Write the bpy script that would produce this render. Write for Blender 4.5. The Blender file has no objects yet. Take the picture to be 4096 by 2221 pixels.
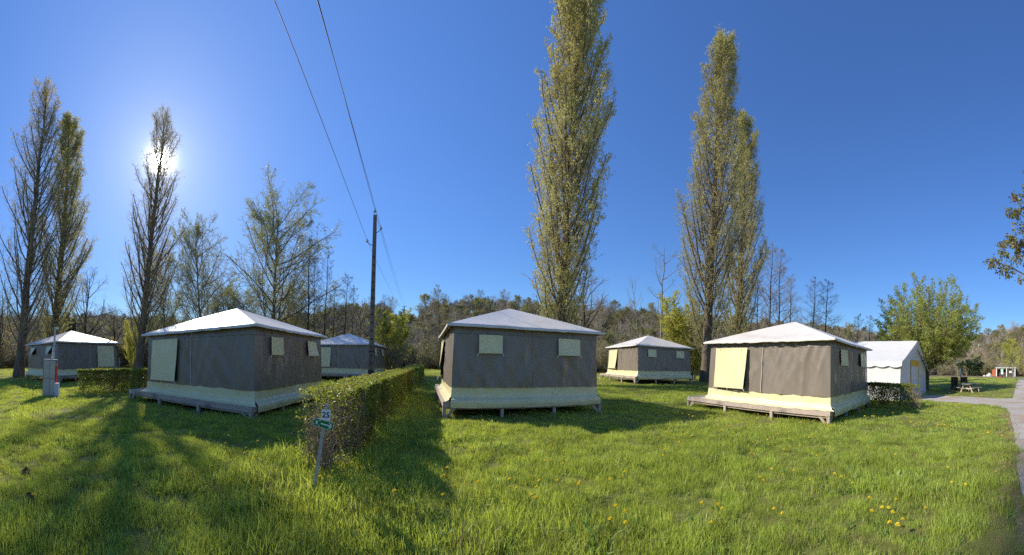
import bpy, math, random
import numpy as np
from mathutils import Vector, Matrix, noise as mnoise

# ------------------------------------------------------------------ camera, sky, sun, exposure
sc = bpy.context.scene
COL = sc.collection
F, U0, V0, PITCH, ROLL, EYE = 1220.0, 2048.0, 1461.0, -0.012, 0.022, 1.6
SUN_AZ, SUN_EL = math.radians(-66.0), math.radians(32.4)
EXPOSURE = 1.25

def cam_axes():
    cp, sp, cr, sr = math.cos(PITCH), math.sin(PITCH), math.cos(ROLL), math.sin(ROLL)
    A = Matrix(((1, 0, 0), (0, cp, sp), (0, -sp, cp)))
    B = Matrix(((cr, 0, sr), (0, 1, 0), (-sr, 0, cr)))
    return B @ A
CAMM = cam_axes()
right, fwd, up = CAMM[0], CAMM[1], CAMM[2]
cam = bpy.data.cameras.new('camera')
camo = bpy.data.objects.new('camera', cam)
COL.objects.link(camo)
sc.camera = camo
sc.render.engine = 'CYCLES'
camo.matrix_world = Matrix(((right.x, up.x, -fwd.x, 0), (right.y, up.y, -fwd.y, 0), (right.z, up.z, -fwd.z, EYE), (0, 0, 0, 1)))
cam.type = 'PANO'
cam.panorama_type = 'CENTRAL_CYLINDRICAL'
cam.central_cylindrical_radius = 1.0
cam.central_cylindrical_range_u_min = -U0 / F
cam.central_cylindrical_range_u_max = U0 / F
cam.central_cylindrical_range_v_min = -(2221 - V0) / F
cam.central_cylindrical_range_v_max = V0 / F
cam.clip_start = 0.05
cam.clip_end = 3000

SUN = Vector((math.sin(SUN_AZ) * math.cos(SUN_EL), math.cos(SUN_AZ) * math.cos(SUN_EL), math.sin(SUN_EL)))
world = bpy.data.worlds.new('World')
sc.world = world
world.use_nodes = True
wt = world.node_tree
bg = wt.nodes['Background']
sky = wt.nodes.new('ShaderNodeTexSky')
sky.sky_type = 'NISHITA'
sky.sun_disc = False
sky.sun_elevation = SUN_EL
sky.sun_rotation = SUN_AZ
sky.altitude = 100
sky.air_density = 1.0
sky.dust_density = 0.15
sky.ozone_density = 2.5
gm = wt.nodes.new('ShaderNodeGamma')             # a deeper blue, as the photograph shows it
gm.inputs['Gamma'].default_value = 1.5
wt.links.new(sky.outputs[0], gm.inputs['Color'])
sp = wt.nodes.new('ShaderNodeSeparateColor')
wt.links.new(gm.outputs[0], sp.inputs[0])
soft = wt.nodes.new('ShaderNodeMath'); soft.operation = 'MULTIPLY_ADD'      # 1 + k * blue: softens the bright horizon
soft.inputs[1].default_value = 0.15; soft.inputs[2].default_value = 1.0
wt.links.new(sp.outputs[2], soft.inputs[0])
dv = wt.nodes.new('ShaderNodeVectorMath'); dv.operation = 'DIVIDE'
wt.links.new(gm.outputs[0], dv.inputs[0]); wt.links.new(soft.outputs[0], dv.inputs[1])
tint = wt.nodes.new('ShaderNodeMixRGB'); tint.blend_type = 'MULTIPLY'; tint.inputs[0].default_value = 1.0
tint.inputs[2].default_value = (0.86, 0.98, 1.08, 1)
wt.links.new(dv.outputs[0], tint.inputs[1]); wt.links.new(tint.outputs[0], bg.inputs[0])
bg.inputs[1].default_value = 0.083
# the sun itself with the bright air round it
tc = wt.nodes.new('ShaderNodeTexCoord')
dp = wt.nodes.new('ShaderNodeVectorMath'); dp.operation = 'DOT_PRODUCT'
dp.inputs[1].default_value = SUN
nrm = wt.nodes.new('ShaderNodeVectorMath'); nrm.operation = 'NORMALIZE'
wt.links.new(tc.outputs['Generated'], nrm.inputs[0])
wt.links.new(nrm.outputs[0], dp.inputs[0])
def wmath(op, a, b=None):
    n = wt.nodes.new('ShaderNodeMath'); n.operation = op
    for i, x in enumerate((a, b)):
        if x is None: continue
        if isinstance(x, (int, float)): n.inputs[i].default_value = x
        else: wt.links.new(x, n.inputs[i])
    return n.outputs[0]
ang = wmath('MULTIPLY', wmath('ARCCOSINE', wmath('MINIMUM', dp.outputs['Value'], 0.9999999)), 57.29578)
g1 = wmath('MULTIPLY', wmath('EXPONENT', wmath('MULTIPLY', wmath('POWER', wmath('DIVIDE', ang, .52), 1.1), -1.0)), 34.0)
g2 = wmath('MULTIPLY', wmath('EXPONENT', wmath('DIVIDE', ang, -2.2)), .30)
g3 = wmath('MULTIPLY', wmath('EXPONENT', wmath('DIVIDE', ang, -14.0)), 0.04)
glow = wmath('ADD', wmath('ADD', g1, g2), g3)
bg2 = wt.nodes.new('ShaderNodeBackground')
bg2.inputs[0].default_value = (1.0, 0.97, 0.9, 1)
wt.links.new(glow, bg2.inputs[1])
addw = wt.nodes.new('ShaderNodeAddShader')
wt.links.new(bg.outputs[0], addw.inputs[0]); wt.links.new(bg2.outputs[0], addw.inputs[1])
wt.links.new(addw.outputs[0], wt.nodes['World Output'].inputs[0])

sl = bpy.data.lights.new('sun', 'SUN')
sl.energy = 2.6
sl.angle = math.radians(0.5)
sl.color = (1.0, 0.93, 0.81)
slo = bpy.data.objects.new('sun', sl)
COL.objects.link(slo)
slo.rotation_euler = SUN.to_track_quat('Z', 'Y').to_euler()
slo.location = SUN * 100

sc.view_settings.view_transform = 'Standard'
sc.view_settings.look = 'None'
sc.view_settings.exposure = EXPOSURE
sc.view_settings.gamma = 1
sc.view_settings.use_curve_mapping = False
sc.cycles.max_bounces = 6
sc.cycles.diffuse_bounces = 3
sc.cycles.glossy_bounces = 2
sc.cycles.transmission_bounces = 4
sc.cycles.transparent_max_bounces = 8
sc.cycles.caustics_reflective = False
sc.cycles.caustics_refractive = False
sc.cycles.use_denoising = False
sc.cycles.use_adaptive_sampling = False
sc.cycles.sample_clamp_indirect = 3.0
world.cycles.sampling_method = 'MANUAL'
world.cycles.sample_map_resolution = 4096

# ------------------------------------------------------------------ helpers
rng = np.random.default_rng(7)
random.seed(7)

GCTRL = np.array([(0, 0, 0), (-9.06, 7.15, -.18), (-.14, 11.5, -.05), (9.9, 7.5, -.14), (10.4, 21.8, .28),
                  (-22.5, 2.9, 0), (-12.6, 21.3, 0), (20, 8, -.28), (24, 2, -.25), (0, 3, 0), (-3, 4, 0), (4, 3, 0)])
def gz(x, y):
    x = np.asarray(x, float); y = np.asarray(y, float)
    num = np.zeros(x.shape); den = np.full(x.shape, 0.10)
    for cx, cy, cz in GCTRL:
        w = np.exp(-((x - cx) ** 2 + (y - cy) ** 2) / (2 * 4.5 ** 2))
        num += w * cz; den += w
    return num / den

def ray(u, v):
    """direction seen at photo position (u, v), 2576-wide coordinates"""
    a = (u * 1.59006 - U0) / F
    z = (V0 - v * 1.59006) / F
    d = CAMM.transposed() @ Vector((math.sin(a), math.cos(a), z))
    return d
def ground_at(u, v):
    d = ray(u, v); z = 0.0
    for _ in range(12):
        t = (z - EYE) / d.z
        z = float(gz(d.x * t, d.y * t))
    return Vector((d.x * t, d.y * t, z))
def spot(u, dist):
    """ground point in the direction of column u at the given distance"""
    d = ray(u, 910); h = math.hypot(d.x, d.y)
    x, y = d.x / h * dist, d.y / h * dist
    return Vector((x, y, float(gz(x, y))))
def height_at(u, v, dist):
    d = ray(u, v)
    return EYE + d.z / math.hypot(d.x, d.y) * dist

def new_mesh(name, V, Fs, mats, midx=None, smooth=False):
    me = bpy.data.meshes.new(name)
    V = np.asarray(V, np.float32)
    if isinstance(Fs, list) and len(Fs) and isinstance(Fs[0], np.ndarray):
        blocks = Fs
    elif isinstance(Fs, np.ndarray):
        blocks = [Fs]
    else:
        blocks = None
    if blocks is None:
        me.from_pydata(V.tolist(), [], [list(f) for f in Fs])
    else:
        nl = sum(b.size for b in blocks); nf = sum(len(b) for b in blocks)
        me.vertices.add(len(V)); me.vertices.foreach_set('co', V.ravel())
        me.loops.add(nl); me.loops.foreach_set('vertex_index', np.concatenate([b.ravel() for b in blocks]).astype(np.int32))
        tot = np.concatenate([np.full(len(b), b.shape[1]) for b in blocks])
        st = np.concatenate([[0], np.cumsum(tot)[:-1]])
        me.polygons.add(nf); me.polygons.foreach_set('loop_start', st.astype(np.int32))
        me.update(calc_edges=True)
    for m in mats: me.materials.append(m)
    if midx is not None:
        me.polygons.foreach_set('material_index', np.asarray(midx, np.int32))
    if smooth:
        me.polygons.foreach_set('use_smooth', np.ones(len(me.polygons), bool))
    me.validate()
    me.update()
    return me

def link(name, me, parent=None, loc=None):
    o = bpy.data.objects.new(name, me)
    COL.objects.link(o)
    if parent is not None: o.parent = parent
    if loc is not None: o.location = loc
    return o
def tag(o, label=None, cat=None, group=None, kind=None):
    if label: o['label'] = label
    if cat: o['category'] = cat
    if group: o['group'] = group
    if kind: o['kind'] = kind
    return o
def thing(name, label, cat, loc=(0, 0, 0), rz=0.0, group=None):
    o = link(name, None, None, loc)
    o.rotation_euler = (0, 0, rz)
    return tag(o, label, cat, group)
def dup(root, loc, rz=0, scale=1, label=None, group=None):
    r = root.copy(); COL.objects.link(r)
    r.location = loc; r.rotation_euler = (0, 0, rz)
    r.scale = scale if not isinstance(scale, (int, float)) else (scale, scale, scale)
    if label: r['label'] = label
    if group: r['group'] = group
    for ch in root.children:
        c = ch.copy(); COL.objects.link(c); c.parent = r
        for g in ch.children:
            d = g.copy(); COL.objects.link(d); d.parent = c
    return r

class MB:
    """collects simple solids into one mesh"""
    def __init__(s): s.v = []; s.f = []; s.m = []
    def add(s, vs, fs, mi=0):
        n = len(s.v); s.v += [tuple(p) for p in vs]
        s.f += [tuple(i + n for i in f) for f in fs]; s.m += [mi] * len(fs)
    def box(s, x0, x1, y0, y1, z0, z1, mi=0, M=None):
        vs = [Vector(p) for p in ((x0, y0, z0), (x1, y0, z0), (x1, y1, z0), (x0, y1, z0), (x0, y0, z1), (x1, y0, z1), (x1, y1, z1), (x0, y1, z1))]
        if M is not None: vs = [M @ p for p in vs]
        s.add(vs, [(0, 3, 2, 1), (4, 5, 6, 7), (0, 1, 5, 4), (1, 2, 6, 5), (2, 3, 7, 6), (3, 0, 4, 7)], mi)
    def bar(s, a, b, w, h, mi=0, upv=(0, 0, 1)):
        a, b = Vector(a), Vector(b); d = (b - a).normalized()
        x = d.cross(Vector(upv))
        if x.length < 1e-4: x = d.cross(Vector((1, 0, 0)))
        x.normalize(); y = x.cross(d)
        vs = [p + x * sx * w / 2 + y * sy * h / 2 for p in (a, b) for sx, sy in ((-1, -1), (1, -1), (1, 1), (-1, 1))]
        s.add(vs, [(0, 1, 2, 3), (7, 6, 5, 4), (0, 4, 5, 1), (1, 5, 6, 2), (2, 6, 7, 3), (3, 7, 4, 0)], mi)
    def tube(s, pts, rads, k=8, mi=0, caps=True):
        pts = [Vector(p) for p in pts]
        if isinstance(rads, (int, float)): rads = [rads] * len(pts)
        rings = []; vs = []
        for i, p in enumerate(pts):
            d = (pts[min(i + 1, len(pts) - 1)] - pts[max(i - 1, 0)]).normalized()
            ref = Vector((0, 0, 1)) if abs(d.z) < .9 else Vector((1, 0, 0))
            x = d.cross(ref).normalized(); y = d.cross(x)
            for j in range(k):
                a = 2 * math.pi * j / k
                vs.append(p + (x * math.cos(a) + y * math.sin(a)) * rads[i])
        fs = []
        for i in range(len(pts) - 1):
            for j in range(k):
                fs.append((i * k + j, i * k + (j + 1) % k, (i + 1) * k + (j + 1) % k, (i + 1) * k + j))
        if caps:
            fs.append(tuple(range(k))[::-1]); fs.append(tuple((len(pts) - 1) * k + j for j in range(k)))
        s.add(vs, fs, mi)
    def lathe(s, prof, k=16, mi=0, M=None):
        vs = [Vector((r * math.cos(2 * math.pi * j / k), r * math.sin(2 * math.pi * j / k), z)) for r, z in prof for j in range(k)]
        if M is not None: vs = [M @ p for p in vs]
        fs = [(i * k + j, i * k + (j + 1) % k, (i + 1) * k + (j + 1) % k, (i + 1) * k + j) for i in range(len(prof) - 1) for j in range(k)]
        s.add(vs, fs, mi)
    def prism(s, poly, y0, y1, mi=0, M=None):
        """polygon in xz, extruded along y"""
        n = len(poly)
        vs = [Vector((p[0], y0, p[1])) for p in poly] + [Vector((p[0], y1, p[1])) for p in poly]
        if M is not None: vs = [M @ p for p in vs]
        fs = [tuple(range(n)), tuple(range(2 * n - 1, n - 1, -1))] + [(i, i + n, (i + 1) % n + n, (i + 1) % n) for i in range(n)]
        s.add(vs, fs, mi)
    def mesh(s, name, mats, smooth=False):
        return new_mesh(name, s.v, s.f, mats if isinstance(mats, (list, tuple)) else [mats], s.m, smooth)
    def obj(s, name, mats, parent=None, loc=None, smooth=False):
        return link(name, s.mesh(name, mats, smooth), parent, loc)

def grid_mesh(name, fn, nu, nv, mats, smooth=True, flip=False):
    V = [fn(i / nu, j / nv) for j in range(nv + 1) for i in range(nu + 1)]
    I = np.arange(nu * nv); i, j = I % nu, I // nu
    a = j * (nu + 1) + i
    Q = np.stack([a, a + 1, a + nu + 2, a + nu + 1], 1)
    if flip: Q = Q[:, ::-1]
    return new_mesh(name, V, Q, mats, None, smooth)
def nz(x, y, z=0.0): return mnoise.noise(Vector((x, y, z)))

# ------------------------------------------------------------------ materials
def mat(name, c1, c2=None, scale=5.0, rough=0.7, bump=None, spec=0.3, transl=0.0, tcol=None, rand=0.0, stretch=None, detail=4, c3=None, s3=1.0, metal=0.0, coat=0.0):
    m = bpy.data.materials.new(name); m.use_nodes = True
    t = m.node_tree; b = t.nodes['Principled BSDF']; out = t.nodes['Material Output']
    b.inputs['Roughness'].default_value = rough
    b.inputs['Specular IOR Level'].default_value = spec
    b.inputs['Metallic'].default_value = metal
    b.inputs['Coat Weight'].default_value = coat
    co = t.nodes.new('ShaderNodeTexCoord')
    mp = t.nodes.new('ShaderNodeMapping')
    t.links.new(co.outputs['Object'], mp.inputs[0])
    if stretch: mp.inputs['Scale'].default_value = stretch
    c2 = c2 or c1
    n = t.nodes.new('ShaderNodeTexNoise'); n.inputs['Scale'].default_value = scale; n.inputs['Detail'].default_value = detail
    t.links.new(mp.outputs[0], n.inputs['Vector'])
    r = t.nodes.new('ShaderNodeValToRGB')
    r.color_ramp.elements[0].position = .32; r.color_ramp.elements[0].color = (*c1, 1)
    r.color_ramp.elements[1].position = .68; r.color_ramp.elements[1].color = (*c2, 1)
    t.links.new(n.outputs['Fac'], r.inputs[0])
    col = r.outputs[0]
    if c3 is not None:
        n3 = t.nodes.new('ShaderNodeTexNoise'); n3.inputs['Scale'].default_value = s3; n3.inputs['Detail'].default_value = 3
        t.links.new(co.outputs['Object'], n3.inputs['Vector'])
        rr = t.nodes.new('ShaderNodeValToRGB'); rr.color_ramp.elements[0].position = .5; rr.color_ramp.elements[1].position = .68
        t.links.new(n3.outputs['Fac'], rr.inputs[0])
        mx = t.nodes.new('ShaderNodeMixRGB'); mx.inputs[2].default_value = (*c3, 1)
        t.links.new(rr.outputs[0], mx.inputs[0]); t.links.new(col, mx.inputs[1]); col = mx.outputs[0]
    if rand > 0:
        oi = t.nodes.new('ShaderNodeObjectInfo')
        mr = t.nodes.new('ShaderNodeMapRange'); mr.inputs['To Min'].default_value = 1 - rand; mr.inputs['To Max'].default_value = 1 + rand
        t.links.new(oi.outputs['Random'], mr.inputs[0])
        hv = t.nodes.new('ShaderNodeHueSaturation')
        t.links.new(mr.outputs[0], hv.inputs['Value']); t.links.new(col, hv.inputs['Color']); col = hv.outputs[0]
    t.links.new(col, b.inputs['Base Color'])
    if bump:
        nb = t.nodes.new('ShaderNodeTexNoise'); nb.inputs['Scale'].default_value = bump[0]; nb.inputs['Detail'].default_value = 5
        t.links.new(mp.outputs[0], nb.inputs['Vector'])
        bp = t.nodes.new('ShaderNodeBump'); bp.inputs['Strength'].default_value = bump[1]; bp.inputs['Distance'].default_value = bump[2] if len(bump) > 2 else .02
        t.links.new(nb.outputs['Fac'], bp.inputs['Height']); t.links.new(bp.outputs[0], b.inputs['Normal'])
    if transl > 0:
        tr = t.nodes.new('ShaderNodeBsdfTranslucent')
        if tcol:
            mxx = t.nodes.new('ShaderNodeMixRGB'); mxx.blend_type = 'MULTIPLY'; mxx.inputs[0].default_value = 1
            mxx.inputs[2].default_value = (*tcol, 1); t.links.new(col, mxx.inputs[1]); t.links.new(mxx.outputs[0], tr.inputs[0])
        else: t.links.new(col, tr.inputs[0])
        mix = t.nodes.new('ShaderNodeMixShader'); mix.inputs[0].default_value = transl
        t.links.new(b.outputs[0], mix.inputs[1]); t.links.new(tr.outputs[0], mix.inputs[2]); t.links.new(mix.outputs[0], out.inputs[0])
    return m

M_grass = mat('grass_blades', (.32, .42, .055), (.54, .62, .15), 0.45, .40, None, .45, .52, (1.2, 1.1, .75), .36)
M_grass_dry = mat('dry_grass_blades', (.30, .25, .11), (.42, .36, .18), 2, .7, None, .15, .3, None, .25)
M_weed = mat('broad_weed_leaf', (.14, .24, .05), (.24, .35, .09), 1.5, .45, None, .4, .4, (1.2, 1.15, .7), .25)
M_ground = mat('meadow_soil', (.16, .165, .04), (.21, .215, .06), 3.5, .95, (60, .8, .02), .1, c3=(.22, .20, .09), s3=.12)
M_gravel = mat('path_gravel', (.40, .36, .315), (.54, .49, .43), 30, .95, (60, .8, .02), .15, c3=(.42, .31, .21), s3=.6)
M_drysoil = mat('bare_margin', (.28, .19, .10), (.36, .28, .15), 6, .95, (40, .8, .03), .1, c3=(.17, .19, .06), s3=1.2)
M_hill = mat('hill_leaf_litter', (.18, .135, .085), (.25, .195, .12), .12, .95, (.8, .6, .3), .1, c3=(.17, .17, .07), s3=.03)
M_roof = mat('roof_canvas', (.71, .655, .575), (.75, .70, .625), 1.5, .42, (7, .22, .03), .4, c3=(.63, .58, .505), s3=1.3)
M_wall = mat('grey_pvc_canvas', (.205, .170, .134), (.235, .197, .158), 2.5, .30, (2.6, .42, .05), .5, stretch=(1, 1, .22))
M_cream = mat('cream_pvc_canvas', (.70, .62, .34), (.76, .69, .40), 2, .34, (5, .3, .03), .45)
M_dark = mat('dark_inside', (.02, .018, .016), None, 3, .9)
M_zip = mat('pale_zip', (.62, .56, .48), None, 3, .5)
M_wood = mat('weathered_timber', (.38, .30, .235), (.54, .45, .37), 9, .8, (30, .4, .01), .2, stretch=(1, 1, 6), c3=(.26, .22, .19), s3=2)
M_board = mat('deck_board_wood', (.36, .32, .27), (.47, .43, .38), 9, .8, (30, .4, .01), .2, stretch=(1, 8, 8))
M_white = mat('white_paint', (.78, .78, .77), None, 3, .4)
M_whitecloth = mat('white_marquee_cloth', (.68, .675, .655), (.72, .715, .70), 2, .5, (5, .25, .04), .35, transl=.12)
M_yellow = mat('yellow_band', (.68, .40, .035), (.74, .46, .05), 3, .5)
M_steel = mat('galvanised_steel', (.36, .38, .40), (.46, .48, .50), 20, .45, None, .5, metal=.5)
M_green = mat('sign_green', (.015, .19, .065), None, 3, .35)
M_signwhite = mat('sign_white', (.80, .81, .80), None, 3, .35)
M_black = mat('print_black', (.012, .012, .014), None, 3, .5)
M_concrete = mat('old_pole_concrete', (.12, .105, .085), (.19, .165, .135), 6, .9, (25, .5, .02), .15, stretch=(1, 1, .3))
M_glass = mat('insulator_glass', (.35, .50, .45), (.5, .62, .58), 8, .12, None, .6)
M_iron = mat('dark_iron', (.03, .028, .026), (.06, .05, .045), 12, .7)
M_rust = mat('rusty_hood', (.07, .038, .028), (.12, .06, .04), 9, .75, (30, .3, .01))
M_cab = mat('cabinet_alu', (.42, .40, .36), (.48, .46, .42), 2, .42, None, .5)
M_cabbody = mat('cabinet_shell', (.16, .155, .14), (.20, .19, .17), 2, .5)
M_red = mat('red_panel', (.55, .03, .025), None, 3, .45)
M_cablight = mat('pale_box_plastic', (.55, .60, .66), None, 3, .45)
M_tablewood = mat('picnic_old_wood', (.24, .225, .205), (.38, .355, .32), 8, .85, (25, .4, .01), .15, stretch=(1, 6, 6))
M_tablepale = mat('picnic_pale_wood', (.46, .37, .27), (.55, .46, .35), 8, .8, (25, .3, .01), .15, stretch=(1, 6, 6))
M_stone = mat('pale_rock', (.5, .47, .42), (.62, .59, .52), 4, .9, (6, .6, .1))
M_shed = mat('shed_red_wood', (.36, .11, .045), (.42, .14, .06), 6, .8)
M_slate = mat('shelter_dark_board', (.06, .05, .048), (.09, .075, .07), 5, .85)
M_shroof = mat('shelter_roof_sheet', (.52, .52, .44), (.60, .60, .50), 3, .6)
M_bark = mat('poplar_bark', (.11, .088, .06), (.20, .165, .12), 4, .95, (9, .9, .05), .1, stretch=(1, 1, .25))
M_barkdark = mat('dark_alder_bark', (.055, .045, .036), (.10, .083, .066), 5, .95, (9, .8, .05), .1, stretch=(1, 1, .3))
M_barkpale = mat('pale_bark', (.20, .175, .15), (.32, .29, .255), 4, .95, (9, .8, .05), .1, stretch=(1, 1, .35))
M_twig = mat('brown_twig', (.37, .31, .23), (.50, .43, .335), .4, .9, None, .1, rand=.15)
M_twigdark = mat('dark_twig', (.23, .19, .145), (.33, .275, .215), .4, .9, None, .1, rand=.2)
M_twigpale = mat('pale_twig', (.27, .20, .125), (.38, .30, .20), .6, .85, None, .15, rand=.1)
M_leafpop = mat('poplar_new_leaf', (.47, .45, .16), (.59, .56, .26), .45, .5, None, .35, .45, (1.1, 1.05, .7), .1, c3=(.25, .19, .06), s3=.25)
M_leafpop2 = mat('poplar_bronze_leaf', (.42, .36, .10), (.54, .46, .18), .45, .5, None, .35, .5, (1.2, 1.05, .6), .1)
M_leafwill = mat('willow_new_leaf', (.25, .26, .085), (.33, .335, .14), .4, .5, None, .3, .45, (1.1, 1.1, .7), .12)
M_leafyel = mat('yellow_green_leaf', (.46, .46, .09), (.58, .56, .15), .7, .5, None, .3, .6, (1.1, 1.1, .6), .08)
M_leafgreen = mat('hornbeam_leaf', (.28, .35, .06), (.42, .46, .11), .9, .45, None, .35, .52, (1.2, 1.15, .6), .1, c3=(.24, .23, .07), s3=.8)
M_leafhedge = mat('hedge_leaf', (.20, .25, .05), (.36, .40, .10), 2.2, .42, None, .4, .5, (1.2, 1.15, .6), .1, c3=(.25, .21, .075), s3=.9)
M_leafdark = mat('evergreen_leaf', (.028, .052, .02), (.05, .08, .03), .8, .5, None, .3, .15)
M_leafscrub = mat('scrub_leaf', (.26, .24, .09), (.36, .33, .14), .3, .6, None, .2, .35, None, .25)
M_leafmaple = mat('maple_young_leaf', (.17, .19, .045), (.27, .25, .08), 1.2, .45, None, .35, .4, (1.2, 1.1, .6), c3=(.26, .17, .07), s3=1.4)
M_dandy = mat('dandelion_petals', (.84, .66, .03), (.88, .72, .05), 30, .6, None, .2, .25)
M_stem = mat('dandelion_stem', (.22, .27, .09), None, 4, .6, None, .2, .3)
M_brick = mat('hill_field', (.26, .18, .13), (.31, .22, .16), .2, .95)

# ------------------------------------------------------------------ ground, hills, path
def polar_sheet(name, rads, naz, zf, m, a0=0, a1=2 * math.pi, closed=True):
    A = np.linspace(a0, a1, naz, endpoint=not closed)
    R, AA = np.meshgrid(rads, A, indexing='ij')
    X, Y = R * np.sin(AA), R * np.cos(AA)
    Z = zf(X, Y, R, AA)
    V = np.stack([X, Y, Z], -1).reshape(-1, 3)
    nr, na = len(rads), naz
    q = []
    for j in range(na if closed else na - 1):
        j2 = (j + 1) % na
        i = np.arange(nr - 1)
        q.append(np.stack([i * na + j, (i + 1) * na + j, (i + 1) * na + j2, i * na + j2], 1))
    Q = np.concatenate(q)
    me = new_mesh(name, V, Q[:, ::-1], [m], None, True)
    return link(name, me)
SK_U = np.array([-400, 0, 150, 300, 500, 700, 850, 900, 960, 1010, 1045, 1070, 1100, 1200, 1320, 1450, 1560, 1700, 1900, 2130, 2250, 2400, 2480, 2576, 2800])
SK_V = np.array([780, 775, 782, 785, 800, 795, 772, 765, 765, 795, 795, 768, 758, 752, 760, 766, 772, 785, 800, 815, 838, 842, 830, 812, 800])
def az_of(u):
    return (np.asarray(u) * 1.59006 - U0) / F
TREE_H = 11.0
def hill_r(az):
    t = np.clip((az - az_of(2180)) / (az_of(2400) - az_of(2180)), 0, 1)
    return 78 + 47 * t, 205 + 35 * t
def hill_top(az):
    a = np.clip(az, az_of(-400), az_of(2800))
    v = np.interp(a, az_of(SK_U), SK_V)
    u = (a * F + U0) / 1.59006
    hor = 900 + (u - 485) * (928 - 900) / (2147 - 485)
    _, r1 = hill_r(a)
    top = EYE + (hor - v) * 1.59006 / F * r1 - TREE_H
    back = np.clip((np.abs(az) - 2.0) / 0.8, 0, 1)
    return np.maximum(top * (1 - back) + 18 * back, 4)
def hz(x, y):
    r = np.hypot(x, y); az = np.arctan2(x, y)
    r0, r1 = hill_r(az)
    t = np.clip((r - r0) / (r1 - r0), 0, 1)
    s = t * t * (3 - 2 * t)
    s = 0.55 * s + 0.45 * t
    return gz(x, y) * (1 - np.clip((r - 40) / 30, 0, 1)) + s * hill_top(az) + np.clip(r - r1, 0, 400) * .02
rads_in = np.concatenate([np.linspace(0.02, 20, 60), np.linspace(20.8, 80, 60)])
g = polar_sheet('ground', rads_in, 160, lambda X, Y, R, A: hz(X, Y) - .0, M_ground)
tag(g, kind='structure')
h = polar_sheet('hills', np.concatenate([np.linspace(80, 260, 60), np.linspace(270, 900, 20)]), 240, lambda X, Y, R, A: hz(X, Y), M_hill)
tag(h, kind='structure')
# the far right meadow runs on past 80 m before the hill starts
def fan(name, poly, m, dz):
    V = [(p.x, p.y, 0) for p in poly]
    # triangulate through a fine grid clipped by the outline is overkill: strip between two edges
    return V
def strip(name, A, B, m, dz, n=40, cross=6):
    """sheet between two outlines given as ground points, following the ground"""
    def res(P):
        P = np.array([(p.x, p.y) for p in P]); d = np.concatenate([[0], np.cumsum(np.hypot(*np.diff(P, axis=0).T))])
        t = np.linspace(0, d[-1], n + 1)
        return np.stack([np.interp(t, d, P[:, 0]), np.interp(t, d, P[:, 1])], 1)
    a, b = res(A), res(B)
    def fn(u, v):
        i = int(round(u * n)); p = a[i] * (1 - v) + b[i] * v
        e = 0.04 * nz(p[0] * 2.5, p[1] * 2.5) * (1 if v in (0.0, 1.0) else 0)
        p = p + e
        return (p[0], p[1], float(hz(p[0], p[1])) + dz)
    o = link(name, grid_mesh(name, fn, n, cross, [m], True))
    up_ = o.data.polygons[0].normal.z
    if up_ < 0: o.data.flip_normals()
    return o
lower = [ground_at(2298, 1006), ground_at(2313, 1008), ground_at(2409, 1014), ground_at(2491, 1021), ground_at(2532, 1030), ground_at(2545, 1050)]
upper = [ground_at(2300, 993), ground_at(2321, 993), ground_at(2433, 999), ground_at(2516, 1004), ground_at(2545, 1003), ground_at(2560, 1001)]
pth = strip('path', lower, upper, M_gravel, .02); tag(pth, kind='structure')
rl = [ground_at(2553, 984), ground_at(2545, 1010), ground_at(2541, 1045), ground_at(2549, 1083), ground_at(2556, 1149), ground_at(2563, 1212), ground_at(2580, 1300), ground_at(2600, 1400)]
rr_ = [p + Vector((1.1, -4.0, 0)) for p in rl]
rl = [rl[0] + (rl[0] - rl[1]).normalized() * 45] + rl
rr_ = [rr_[0] + (rl[0] - rl[1]).normalized() * 45 + Vector((2, -2, 0))] + rr_
rd = strip('road', rl, rr_, M_gravel, .024, 60, 8); tag(rd, kind='structure')
rm = [ground_at(2530, 1038), ground_at(2535, 1060), ground_at(2540, 1100), ground_at(2545, 1149), ground_at(2550, 1212), ground_at(2556, 1300), ground_at(2560, 1390)]
mg = strip('road_margin', rm, rl[3:], M_drysoil, .012, 40, 6); tag(mg, kind='structure')
PATH_POLY = [(p.x, p.y) for p in lower] + [(p.x, p.y) for p in upper[::-1]]
ROAD_POLY = [(p.x, p.y) for p in rl] + [(p.x, p.y) for p in rr_[::-1]]
def inside(poly, X, Y):
    c = np.zeros(X.shape, bool); n = len(poly)
    for i in range(n):
        x1, y1 = poly[i]; x2, y2 = poly[(i + 1) % n]
        k = ((y1 > Y) != (y2 > Y)) & (X < (x2 - x1) * (Y - y1) / ((y2 - y1) + 1e-12) + x1)
        c ^= k
    return c

# ------------------------------------------------------------------ tent cabins
WX, WY, HD, HG, HE, HA, OV = 4.846, 4.565, .484, .893, 2.659, 3.631, .23
MF, ML, MR, MB_ = .27, .99, .12, .17
X0, X1, Y0, Y1 = -(WX / 2 + ML), WX / 2 + MR, -(WY / 2 + MF), WY / 2 + MB_
WTOP = 2.70
board_me = None
def text_mesh(name, body, size, m, depth=.002, bold=.0):
    cu = bpy.data.curves.new(name, 'FONT'); cu.body = body; cu.size = size; cu.align_x = 'CENTER'; cu.align_y = 'CENTER'
    cu.extrude = depth; cu.offset = bold; cu.resolution_u = 3
    o = bpy.data.objects.new(name, cu); COL.objects.link(o)
    dg = bpy.context.evaluated_depsgraph_get()
    me = bpy.data.meshes.new_from_object(o.evaluated_get(dg))
    bpy.data.objects.remove(o); bpy.data.curves.remove(cu)
    me.name = name; me.materials.clear(); me.materials.append(m)
    return me

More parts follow.
